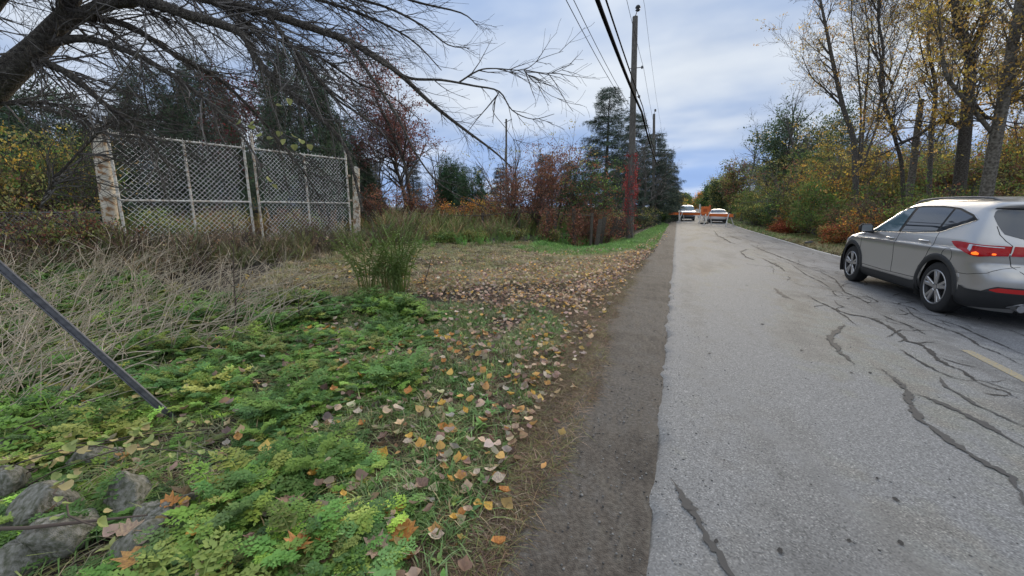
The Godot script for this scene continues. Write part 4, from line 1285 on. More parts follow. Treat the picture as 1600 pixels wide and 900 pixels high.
func make_trees() -> void:
	M.cluster = leaf_cluster(1, 7, 0.09, 0.085, 0.6)
	M.cluster_big = leaf_cluster(2, 6, 0.16, 0.13, 0.7)
	M.spray_mesh_spruce = spray_mesh(3, 46, 1.0, 0.26, 0.016, 1.0)
	M.spray_mesh_cedar = spray_mesh(4, 34, 0.85, 0.24, 0.028, 0.6)
	var rng := RandomNumberGenerator.new()
	rng.seed = 99
	# ---- dark conifers behind the gate
	for a in [[95, 128, 14.0, 1.5, "broad dark cedar behind the yellow leaved thicket"], [255, 105, 21.0, 1.9, "tall dark cedar left of the forked evergreen behind the gate"], [338, 92, 22.5, 2.2, "forked dark evergreen behind the middle of the white gate"], [482, 66, 19.0, 2.0, "tallest dark cedar behind the right leaf of the gate"], [548, 190, 25.0, 1.5, "narrow dark cedar behind the gate's rusty right post"], [20, 150, 17.0, 2.0, "dark cedar at the far end of the chain link fence"]]:
		conifer("cedar_tree", a[4], base_at(a[0], a[2]), tall(a[0], a[1], a[2]), a[3], int(a[0]) + 1, "cedar", DARK, "dark cedars behind the gate", 0.04)
	for a in [[706, 246, 30.0, 1.1, "small green cedar beside the thin pale pole"], [738, 262, 27.0, 0.9, "smallest bright green cedar in the yard"]]:
		conifer("small_cedar", a[4], base_at(a[0], a[2]), tall(a[0], a[1], a[2]), a[3], int(a[0]), "cedar", [Color(0.03, 0.07, 0.028), Color(0.04, 0.085, 0.03)], "small cedars in the yard", 0.02)
	# ---- roadside spruces on the left
	for a in [[945, 132, 34.0, 2.9, "tall spruce with open crown behind the vine wrapped pole"], [985, 170, 40.0, 2.8, "spruce just behind the first utility pole"], [1018, 205, 46.0, 2.6, "dark spruce behind the bare roadside trees"], [1036, 232, 52.0, 2.4, "dark spruce past the second utility pole"], [1046, 256, 64.0, 2.6, "farthest dark spruce on the left side of the road"]]:
		conifer("spruce_tree", a[4], base_at(a[0], a[2]), tall(a[0], a[1], a[2]), a[3], int(a[0]), "spruce", [Color(0.056, 0.08, 0.054), Color(0.07, 0.097, 0.067), Color(0.045, 0.065, 0.045)], "spruces along the left side of the road", 0.05)
	# ---- the copper leaved tree
	var P := BARE.duplicate()
	P.merge({"from": [0.35, 0.2, 0.1], "stems": 3, "splay": 0.22}, true)
	var t := tree("copper_tree", "tree with copper red leaves in its crown behind the gate", "tree", base_at(640, 24.0), tall(640, 122, 24.0), 0.13, P, 41, M.bark_dark, M.twig, "")
	leafy(t[0], t[1].filter(func(e): return e[0].y > 3.6), M.cluster, M.leaf, 0.42, 1.25, [Color(0.17, 0.075, 0.065), Color(0.20, 0.085, 0.07), Color(0.14, 0.07, 0.06)], t[2], 0.25)
	t = tree("copper_tree", "young tree with thin dull red leaves right of the tallest cedar", "tree", base_at(412, 23.0), tall(412, 150, 23.0), 0.07, BARE, 42, M.bark_dark, M.twig, "")
	leafy(t[0], t[1], M.cluster, M.leaf, 0.22, 1.4, [Color(0.14, 0.035, 0.035), Color(0.11, 0.03, 0.03)], t[2], 0.2)
	# ---- bare trees: three models, then copies
	var bare := []
	for i in 3:
		var b := BARE.duplicate()
		if i == 1: b.merge({"stems": 3, "splay": 0.2, "kids": [9, 6, 5]}, true)
		if i == 2: b.merge({"from": [0.15, 0.15, 0.1], "ang": [0.6, 0.6, 0.6], "kids": [14, 6, 5]}, true)
		bare.append([b, 300 + i])
	var spots_bare := [[588, 200, 27, 0, "bare tree beside the copper leaved tree"], [690, 205, 30, 1, "bare multi stemmed tree right of the copper tree"], [748, 240, 34, 2, "thin bare tree beside the pale pole"], [966, 205, 31, 2, "grey bare tree in front of the tall spruce"], [1000, 196, 36, 0, "grey bare tree between the two utility poles"], [1012, 222, 43, 1, "grey bare tree just before the second utility pole"], [1032, 236, 47, 2, "grey bare tree just past the second utility pole"], [1160, 192, 52, 0, "spreading bare tree at the end of the wood across the road"], [905, 255, 40, 1, "thin bare tree behind the red and green shrub"]]
	var models := []
	for i in spots_bare.size():
		var a: Array = spots_bare[i]
		var h := tall(a[0], a[1], a[2])
		var o: Node3D
		if models.size() <= a[3] or models[a[3]] == null:
			while models.size() <= a[3]: models.append(null)
			var q := tree("bare_tree", a[4], "tree", base_at(a[0], a[2]), 8.0, 0.13, bare[a[3]][0], bare[a[3]][1], M.bark, M.twig_grey, "bare trees")
			models[a[3]] = q[0]
			o = q[0]
		else:
			o = copy_of(models[a[3]], a[4])
		o.position = base_at(a[0], a[2])
		o.rotation.y = i * 1.7
		o.scale = Vector3.ONE * (h / 9.0)
	# far woods: bare and russet trees in rows
	for i in 34:
		var px := 60.0 + i * 27.0 + rng.randf_range(-12, 12)
		var z := rng.randf_range(42, 62)
		if px > 800: z += 10.0
		var top := rng.randf_range(228, 278) - (28.0 if px < 560 else 0.0)
		var o := copy_of(models[i % 3], "distant bare tree in the woods beyond the yard", "distant bare trees beyond the yard")
		o.position = base_at(px, z)
		o.rotation.y = rng.randf() * TAU
		o.scale = Vector3.ONE * (tall(px, top, z) / 9.0)
	for i in 9:
		var px := 470.0 + i * 62.0 + rng.randf_range(-15, 15)
		var z := rng.randf_range(50, 70)
		conifer("distant_conifer", "distant dark conifer in the woods beyond the yard", base_at(px, z), tall(px, rng.randf_range(240, 272), z), 1.9, 500 + i, "spruce", [Color(0.03, 0.042, 0.033), Color(0.04, 0.05, 0.04)], "distant conifers beyond the yard")
	# ---- shrubs on the left
	var S := [
		[15, 175, 11.2, 0.5, OLIVE + YELLOW + GREEN, 0.55, 0.85, "leaning thicket with yellow and green leaves behind the chain link fence"],
		[95, 200, 11.6, 0.45, OLIVE + GREEN + [Color(0.42, 0.29, 0.08)], 0.55, 0.8, "yellow green thicket beside the leaning gate post"],
		[-80, 190, 10.6, 0.5, OLIVE + YELLOW, 0.5, 0.9, "yellowing thicket at the far end of the chain link fence"],
		[45, 300, 8.2, 0.7, RUST + OLIVE, 0.16, 0.7, "low brown thicket at the foot of the fence"],
		[120, 322, 8.6, 0.6, RUST + OLIVE + GREEN, 0.22, 0.7, "low twiggy bush at the foot of the leaning post"],
		[240, 322, 10.8, 0.6, OLIVE + GREEN, 0.5, 0.7, "green and olive bush behind the left gate leaf"],
		[330, 318, 12.4, 0.7, OLIVE + [Color(0.36, 0.19, 0.06)], 0.5, 0.75, "olive and orange bush behind the gate"],
		[460, 322, 15.5, 0.7, RUST + OLIVE, 0.5, 0.8, "russet bush behind the right gate leaf"],
		[590, 282, 21.0, 0.5, RUST, 0.22, 1.0, "rust brown shrub right of the rusty post"],
		[655, 288, 24.0, 0.6, RUST + [Color(0.34, 0.16, 0.06)], 0.3, 1.0, "rust red shrub under the copper tree"],
		[715, 308, 22.0, 0.7, RUST + ORANGE, 0.35, 0.95, "low orange brown shrub under the small cedars"],
		[765, 304, 24.0, 0.7, RUST + YELLOW, 0.3, 0.95, "low russet shrub at the foot of the pale pole"],
		[836, 232, 20.0, 0.12, RUST, 1.15, 0.9, "tall shrub smothered in brown red vines"],
		[806, 258, 20.5, 0.16, RUST, 0.5, 0.9, "lower brown vine mound beside the tall vine shrub"],
		[868, 198, 22.0, 0.22, [Color(0.30, 0.24, 0.16), Color(0.55, 0.46, 0.10), Color(0.40, 0.38, 0.14)], 0.10, 1.0, "slender sapling with pale yellow leaves at its top"],
		[798, 208, 24.0, 0.12, [Color(0.36, 0.36, 0.14), Color(0.32, 0.33, 0.13)], 0.07, 1.0, "thin sapling with a few pale leaves by the pole"],
		[912, 245, 21.5, 0.16, RUST + GREEN + DARK + DARK, 1.5, 1.0, "dense green and russet shrub left of the tall spruce"],
		[930, 318, 20.0, 0.4, RUST, 0.5, 0.9, "low red brown shrub behind the leaning planks"],
		[690, 356, 14.0, 0.8, OLIVE + GREEN, 0.5, 0.7, "olive bush at the far side of the gravel entrance"],
		[740, 350, 15.5, 0.8, OLIVE, 0.5, 0.7, "round olive bush before the plank fence"],
		[800, 350, 16.5, 0.8, OLIVE + [Color(0.18, 0.16, 0.10)], 0.5, 0.7, "dark olive bush below the vine shrub"],
		[860, 354, 17.5, 0.8, OLIVE + [Color(0.20, 0.16, 0.13)], 0.4, 0.7, "grey olive bush before the leaning planks"],
		[965, 322, 25.0, 0.5, OLIVE + [Color(0.20, 0.17, 0.14)], 0.2, 0.9, "thin brown thicket behind the vine wrapped pole"],
		[1005, 322, 34.0, 0.6, OLIVE + [Color(0.20, 0.17, 0.14)], 0.25, 1.0, "thin brown thicket between the utility poles"],
		[1030, 326, 45.0, 0.6, GREEN + DARK, 0.6, 1.1, "dark thicket beside the barricades"],
	]
	for a in S:
		shrub("shrub", a[7], base_at(a[0], a[2]), tall(a[0], a[1], a[2]) * 0.92, a[3], int(a[0] + 100), a[4], a[5], a[6], "", M.twig_brown, 6 if a[3] < 0.3 else 9)
	# leafless brambles in front of the gate
	for i in 9:
		var q := gp([30.0, 95.0, 160.0, 235.0, 300.0, 365.0, 430.0, 500.0, 20.0][i], [408.0, 415.0, 398.0, 402.0, 408.0, 398.0, 404.0, 392.0, 432.0][i])
		shrub("bramble", "low leafless brown bramble in front of the white gate", q, rng.randf_range(0.55, 0.95), 0.9, 1700 + i, TAN, 0.05, 0.5, "brambles in front of the gate", M.twig_brown, 11)
	# goldenrod like bush on the verge
	var gb := gp(605, 452)
	var go := thing("leafy_bush", "upright green leafy bush standing alone on the verge", "bush", gb)
	var gm := weed_mesh(71, 17, 26, 0.55, 0.125, 0.12, 0.3)
	var gcl := MB.new()
	var gt := []
	var gc := PackedColorArray()
	for i in 4:
		gt.append(Transform3D(Basis(Vector3.UP, i * 1.3).scaled(Vector3(1.15, rng.randf_range(0.8, 1.12), 1.15)), Vector3(rng.randfn(0, 0.2), 0, rng.randfn(0, 0.17))))
		gc.append([Color(0.19, 0.27, 0.065), Color(0.22, 0.28, 0.08), Color(0.17, 0.24, 0.07), Color(0.26, 0.27, 0.10), Color(0.24, 0.20, 0.12)][i])
	many("foliage", gm, M.grass, gt, gc, go)
	# thin saplings in the ditch
	for a in [[366, 512, 322, "thin brown sapling standing in the dead stalks"], [467, 505, 425, "short broken dead stem at the edge of the green cover"], [660, 447, 378, "thin bare stem beside the green bush"]]:
		var p := gp(a[0], a[1])
		var hh: float = pxp(a[0], a[2], -p.z).y - p.y
		var q := tree("sapling", a[3], "sapling", p, hh, 0.012, {"levels": 1, "kids": [7], "ang": [0.7], "lenf": [0.3], "from": [0.3], "up": [0.03, 0.05], "wob": 0.09, "thin": 0.002, "leaf_from": 1}, int(a[0]), M.twig_brown, M.twig_brown, "")
		leafy(q[0], q[1].slice(0, 6), M.cluster, M.leaf, 0.5, 0.5, [Color(0.35, 0.22, 0.08), Color(0.2, 0.12, 0.07)], q[2], 0.03)
	# spray of large yellow green leaves on a near twig
	var lt := thing("leafy_twig", "hanging twig with large yellow green leaves before the gate", "twig", pxp(440, 190, 4.2))
	var lb := MB.new(); var ll := MB.new()
	var hang := [pxp(440, 130, 4.3), pxp(430, 170, 4.2), pxp(400, 200, 4.1), pxp(440, 215, 4.0), pxp(478, 228, 4.0)]
	lb.tube(PackedVector3Array([hang[0], hang[1], hang[2]]), PackedFloat32Array([0.005, 0.004, 0.002]), 4)
	lb.tube(PackedVector3Array([hang[1], hang[3], hang[4]]), PackedFloat32Array([0.004, 0.003, 0.002]), 4)
	for a in [[378, 196], [392, 203], [398, 196], [425, 222], [438, 212], [445, 224], [455, 218], [470, 225], [482, 232], [460, 232], [410, 218], [450, 160], [440, 172], [415, 285], [425, 295]]:
		leaf_into(ll, Transform3D(Basis.from_euler(Vector3(rng.randfn(-0.7, 0.4), rng.randf() * TAU, rng.randfn(0, 0.4))), pxp(a[0], a[1] - 6, 4.05)), 0.065, 0.5, 0.5, 1)
	for m in [lb, ll]:
		for i in m.v.size(): m.v[i] -= lt.position
	part("stem", lb.mesh(), M.twig, lt)
	var lm2 := mat(col(0.22, 0.24, 0.05), 0.5)
	lm2.backlight_enabled = true; lm2.backlight = Color(0.5, 0.5, 0.4)
	part("leaves", ll.mesh(), lm2, lt)
	make_right_wood(rng, models)

func make_right_wood(rng: RandomNumberGenerator, models: Array) -> void:
	var sparse := [Color(0.62, 0.44, 0.08), Color(0.52, 0.36, 0.08), Color(0.42, 0.30, 0.09), Color(0.36, 0.24, 0.09)]
	var P := {"levels": 3, "kids": [9, 6, 5], "ang": [0.62, 0.65, 0.7], "lenf": [0.5, 0.5, 0.5], "from": [0.15, 0.15, 0.1], "up": [0.06, 0.05, 0.03], "wob": 0.10, "thin": 0.005, "cone": 0.7, "leaf_from": 2}
	# trees traced from their trunks: label, depth, leaf share, [path px], r0, r1, material
	var T := [
		["thick dark trunked tree with sparse yellow leaves behind the silver car", 15.5, 0.55, [[[1500, 318], [1505, 240], [1512, 160], [1516, 92], [1500, 40], [1486, -20], [1480, -90]], [[1514, 95], [1535, 40], [1552, -15], [1570, -80]], [[1508, 200], [1470, 190], [1430, 214], [1400, 226]], [[1512, 150], [1545, 185], [1580, 160], [1610, 150]]], 0.20, 0.10, M.bark_dark],
		["leaning grey trunked tree right of the thick dark one", 13.0, 0.5, [[[1541, 320], [1552, 240], [1566, 165], [1580, 85], [1596, -5], [1615, -90]], [[1570, 150], [1600, 130], [1640, 110]], [[1556, 215], [1520, 170], [1480, 120], [1470, 60]]], 0.17, 0.10, M.bark_pale],
		["broken topped pale snag standing among the brown brush", 17.5, 0.0, [[[1420, 318], [1427, 260], [1433, 205], [1440, 155]]], 0.14, 0.09, M.bark_pale],
		["many stemmed tall poplar with thin bare upright stems", 22.0, 0.22, [[[1345, 320], [1335, 230], [1318, 170], [1302, 100], [1290, 40], [1278, -20], [1270, -70]], [[1342, 250], [1345, 170], [1338, 90], [1330, 20], [1335, -60]], [[1345, 260], [1352, 160], [1358, 80], [1352, 10], [1345, -60]], [[1348, 260], [1380, 170], [1408, 100], [1425, 50], [1445, -20]], [[1370, 190], [1380, 120], [1372, 60], [1378, -20], [1385, -80]], [[1318, 170], [1290, 140], [1268, 120], [1252, 85]], [[1395, 130], [1375, 100], [1362, 40], [1362, -40]]], 0.15, 0.02, M.bark],
		["crooked dark slender tree beside the broken snag", 16.0, 0.1, [[[1425, 335], [1410, 270], [1400, 222], [1388, 180], [1375, 130], [1380, 80], [1372, 20], [1380, -50]]], 0.07, 0.03, M.bark_dark],
		["slim tree with yellow leaves left of the thick dark trunk", 19.0, 0.7, [[[1458, 318], [1455, 220], [1462, 140], [1450, 70], [1456, 0], [1450, -60]], [[1460, 150], [1440, 80], [1432, 20]]], 0.10, 0.03, M.bark],
		["slim leafy tree beyond the leaning grey trunk", 16.0, 0.8, [[[1640, 320], [1630, 220], [1612, 130], [1600, 60], [1600, -40]], [[1622, 180], [1590, 150], [1560, 110]]], 0.10, 0.03, M.bark],
	]
	for i in T.size():
		var a: Array = T[i]
		var z: float = a[1]
		var foot := base_at(a[3][0][0][0], z)
		var o := thing("woodland_tree", a[0], "tree", foot, 0.0, "tall trees of the wood across the road")
		var m0 := MB.new(); var m2 := MB.new()
		var tips := []
		for k in a[3].size():
			var pts := PackedVector3Array()
			for q in a[3][k]: pts.append(pxp(q[0], q[1], z + (0.0 if k == 0 else rng.randfn(0, 0.25))) if q != a[3][0][0] else foot + Vector3.DOWN * 0.2)
			pts = curve(pts, 5)
			var rad := PackedFloat32Array()
			var r0: float = a[4] * (1.0 if k == 0 else 0.36)
			var r1: float = a[5] * (1.0 if k == 0 else 0.5)
			for j in pts.size(): rad.append(lerpf(r0, r1, float(j) / (pts.size() - 1)))
			m0.tube(pts, rad, 9 if k == 0 else 6, a[2] == 0.0)
			var nk := pts.size() if a[2] > 0.0 else 3
			for j in nk:
				var c := rng.randi_range(int(pts.size() * (0.35 if k == 0 else 0.15)), pts.size() - 2)
				var ax := (pts[c + 1] - pts[c]).normalized()
				var side := ax.cross(Vector3(rng.randfn(0, 1), rng.randfn(0, 1), rng.randfn(0, 1))).normalized()
				grow([m0, m0, m2], rng, pts[c], (ax * 0.75 + side * 0.7 + Vector3.UP * 0.25).normalized(), rng.randf_range(0.9, 2.6) * (0.4 if a[2] == 0.0 else 1.0), minf(rad[c] * 0.4, 0.035), 1, P, tips)
		for m in [m0, m2]:
			for j in m.v.size(): m.v[j] -= foot
		part("trunk", m0.mesh(), a[6], o)
		part("twigs", m2.mesh(), M.twig_grey if a[6] != M.bark_dark else M.twig, o).set_meta("kind", "stuff")
		for j in tips.size(): tips[j] = [tips[j][0] - foot, tips[j][1]]
		leafy(o, tips, M.cluster, M.leaf, a[2] * 0.30, 0.95, sparse, rng, 0.10)
	# leafy mid storey trees
	var L := [
		[1192, 222, 44.0, OLIVE + YELLOW, 0.5, 2.3, "yellow green tree beside the spreading bare tree"],
		[1206, 250, 38.0, OLIVE + [Color(0.24, 0.21, 0.12)], 0.5, 2.0, "pale olive tree with a crooked grey trunk"],
		[1228, 196, 40.0, [Color(0.085, 0.13, 0.07), Color(0.10, 0.145, 0.08), Color(0.07, 0.11, 0.06)], 1.6, 2.5, "round dark green tree across the road"],
		[1275, 168, 36.0, [Color(0.08, 0.12, 0.065), Color(0.095, 0.135, 0.075)], 1.2, 2.4, "tall dark green tree left of the poplar"],
		[1255, 250, 33.0, DARK + GREEN, 1.6, 2.2, "dense dark evergreen bush tree behind the orange shrubs"],
		[1310, 205, 29.0, OLIVE + YELLOW, 0.45, 1.6, "yellow olive tree under the bare poplar stems"],
		[1352, 235, 26.0, OLIVE + RUST, 0.4, 1.5, "brownish olive tree under the poplar"],
		[1400, 228, 24.0, OLIVE + YELLOW, 0.35, 1.4, "thin olive tree behind the crooked slender tree"],
		[1455, 225, 23.0, YELLOW + OLIVE, 0.45, 1.4, "yellow leaved understorey tree behind the silver car"],
		[1530, 215, 21.0, YELLOW + RUST, 0.4, 1.3, "amber understorey tree between the two big trunks"],
		[1590, 200, 20.0, YELLOW + OLIVE, 0.4, 1.3, "amber tree behind the leaning grey trunk"],
		[1655, 190, 19.0, YELLOW + OLIVE, 0.45, 1.3, "olive tree standing beyond the slim leafy one"],
		[1128, 285, 66.0, DARK + OLIVE, 1.2, 3.4, "far dark tree where the wood across the road ends"],
		[1140, 262, 60.0, RUST + OLIVE + DARK, 0.9, 3.2, "far russet tree behind the white sedan"],
		[1108, 294, 84.0, DARK + GREEN, 1.2, 4.0, "far green tree behind the orange road sign"],
		[1074, 303, 130.0, GREEN + OLIVE, 1.2, 5.5, "farthest green tree above the pickup truck"],
		[1090, 304, 120.0, ORANGE + OLIVE, 0.9, 5.0, "farthest orange tree at the end of the road"],
		[1060, 300, 95.0, OLIVE + YELLOW, 1.0, 4.0, "far yellow green tree behind the pickup truck on the left"],
	]
	var Q := {"levels": 2, "kids": [15, 8], "ang": [0.85, 0.7], "lenf": [0.4, 0.45], "from": [0.2, 0.2], "up": [0.02, 0.04], "wob": 0.12, "cone": 0.6, "thin": 0.006, "leaf_from": 1}
	for i in L.size():
		var a: Array = L[i]
		var h := tall(a[0], a[1], a[2])
		var t := tree("leafy_tree", a[6], "tree", base_at(a[0], a[2]), h * 0.96, 0.035 * h * 0.5, Q, 700 + i, M.bark, M.twig, "")
		leafy(t[0], t[1], M.cluster, M.leaf, a[4] * (2.3 if a[2] < 30.0 else 1.7), a[5] * (0.72 if a[2] < 30.0 else 0.84), a[3], t[2], 0.05 * h)
	# brush and shrubs at the wood's edge
	var S := [
		[1222, 318, 34.0, GREEN + OLIVE, 0.7, 1.1, "green bush at the start of the wood's edge"],
		[1246, 318, 30.0, ORANGE + YELLOW, 0.7, 1.0, "bright orange bush at the wood's edge"],
		[1232, 338, 27.0, [Color(0.42, 0.12, 0.07), Color(0.46, 0.2, 0.07), Color(0.3, 0.1, 0.06)], 0.7, 0.9, "low red bush beside the bright orange one"],
		[1302, 262, 25.0, ORANGE + YELLOW, 0.45, 1.0, "tall golden orange shrub at the wood's edge"],
		[1275, 322, 25.0, RUST + OLIVE, 0.45, 0.95, "brown olive bush between the orange shrubs"],
		[1300, 322, 21.5, OLIVE + GREEN, 0.5, 0.85, "olive bush ahead of the silver car's bonnet"],
		[1322, 338, 18.5, [Color(0.46, 0.14, 0.08), Color(0.5, 0.22, 0.08), OLIVE[0]], 0.6, 0.8, "low scarlet bush just ahead of the silver car"],
		[1348, 300, 19.5, OLIVE + RUST, 0.4, 0.8, "russet olive brush above the silver car's bonnet"],
		[1388, 285, 18.0, [Color(0.16, 0.13, 0.11), Color(0.12, 0.10, 0.07)], 0.15, 0.8, "grey twiggy brush behind the silver car's windscreen"],
		[1365, 320, 16.5, ORANGE + RUST + OLIVE, 0.35, 0.75, "orange brown brush beside the silver car"],
		[1480, 272, 14.5, GREEN + [Color(0.24, 0.26, 0.06)], 0.95, 0.75, "bushy green shrub above the silver car's roof"],
		[1435, 300, 15.5, OLIVE + RUST, 0.35, 0.75, "brown bush above the silver car's door"],
		[1540, 290, 14.0, DARK + GREEN, 0.7, 0.75, "dark green brush above the silver car's rear"],
		[1590, 262, 13.5, RUST + YELLOW, 0.35, 0.75, "amber and brown brush above the tail of the silver car"],
		[1650, 270, 13.0, OLIVE + RUST, 0.35, 0.75, "olive brown brush past the tail of the silver car"],
	]
	for i in S.size():
		var a: Array = S[i]
		shrub("edge_bush", a[6], base_at(a[0], a[2]), tall(a[0], a[1], a[2]) * 0.95, 0.75, 900 + i, a[3], a[4], a[5], "", M.twig_brown, 10)
	# bare brush behind: copies of the bare models, seen between the trunks
	for i in 11:
		var px := 1225.0 + i * 40.0 + rng.randf_range(-10, 10)
		var z := 36.0 - i * 0.9 + rng.randf_range(-2, 5)
		var o := copy_of(models[i % 3], "grey bare tree standing inside the wood across the road", "bare trees inside the wood across the road")
		o.position = base_at(px, z)
		o.rotation.y = rng.randf() * TAU
		o.scale = Vector3.ONE * (tall(px, rng.randf_range(110, 210), z) / 9.0)
	# bushes and saplings along the far verge
	for i in 13:
		var s := 27.0 + i * 4.2 + rng.randf_range(-1, 1)
		var w := right_edge(s) + rng.randf_range(1.9, 3.6)
		var pal: Array = [GREEN + OLIVE, OLIVE, DARK + GREEN, OLIVE + YELLOW, DARK + OLIVE][i % 5]
		var word: String = ["green", "olive", "dark green", "yellow olive", "deep olive"][i % 5]
		shrub("verge_bush", word + " bush on the grass verge opposite the spruces", rw(s, w), rng.randf_range(1.6, 3.4), 0.6, 1500 + i, pal, 0.9, 1.3, word + " bushes on the far verge", M.twig_grey, 8)
	var vt := []; var vc := PackedColorArray()
	var tuft := tuft_mesh(14, 18, 1.1, 0.045, 0.30)
	for i in 4200:
		var s := 16.0 + 54.0 * pow(rng.randf(), 1.2)
		var w := right_edge(s) + 0.05 + absf(rng.randfn(0, 0.8))
		var k := rng.randf_range(0.1, 0.28)
		vt.append(Transform3D(Basis(Vector3.UP, rng.randf() * TAU).scaled(Vector3(k, k * rng.randf_range(0.5, 1.2), k)), rw(s, w)))
		vc.append(vary(pick([Color(0.16, 0.26, 0.07), Color(0.20, 0.24, 0.08), Color(0.30, 0.26, 0.13)] if s > 24.0 else [Color(0.20, 0.21, 0.08), Color(0.32, 0.27, 0.14), Color(0.26, 0.20, 0.11)], rng), rng, 0.25))
	tag(many("far_verge_grass", tuft, M.grass, vt, vc), "green grass on the verge across the road beyond the silver car", "grass", "", "stuff")
	# low brush that closes the view between the trunks
	for i in 15:
		var px := 1262.0 + i * 29.0 + rng.randf_range(-8, 8)
		var z := 27.0 - i * 0.62 + rng.randf_range(-1.0, 3.0)
		var pal: Array = [OLIVE, RUST + OLIVE, OLIVE + YELLOW, RUST, GREEN + OLIVE][i % 5]
		shrub("wood_brush", ["olive", "russet", "yellowing", "rust brown", "green"][i % 5] + " brush filling the wood between its trunks", base_at(px, z), tall(px, rng.randf_range(215, 270), z), 0.5, 1100 + i, pal, 0.42, 1.25, ["olive", "russet", "yellowing", "rust brown", "green"][i % 5] + " brush between the trunks", M.twig_grey, 9)
	# far woods behind both sides of the road
	for i in 18:
		var s := rng.randf_range(70.0, 150.0)
		var w := rng.randf_range(9.0, 60.0)
		var o := copy_of(models[i % 3], "far grey tree of the woods beyond the right side of the road", "far trees right of the road")
		o.position = rw(s, w)
		o.rotation.y = rng.randf() * TAU
		o.scale = Vector3.ONE * rng.randf_range(0.9, 1.4)
	for i in 14:
		var s := rng.randf_range(60.0, 110.0)
		var w := 8.0 + i * 3.6 + rng.randf_range(-1, 1)
		var h := rng.randf_range(5.0, 9.0)
		var t := tree("far_tree", "far leafy tree of the woods beyond the right side of the road", "tree", rw(s, w), h, 0.12, Q, 1300 + i, M.bark, M.twig, "far leafy trees right of the road")
		leafy(t[0], t[1], M.cluster, M.leaf, 1.6, 3.2, [OLIVE, RUST + OLIVE, DARK + OLIVE][i % 3], t[2], 0.06 * h)

# ------------------------------------------------------------------ gate, fences, poles
func bar(a: Vector3, b: Vector3, r: float, sides := 8) -> ArrayMesh:
	var mb := MB.new()
	mb.tube(PackedVector3Array([a, a.lerp(b, 0.5), b]), PackedFloat32Array([r, r, r]), sides, true)
	return mb.mesh()
func along(a: Vector3, b: Vector3, up: Vector3) -> Transform3D:
	# frame at a: y along the bar
	var y := (b - a).normalized()
	var x := y.cross(up).normalized()
	return Transform3D(Basis(x, y, x.cross(y)), (a + b) * 0.5)

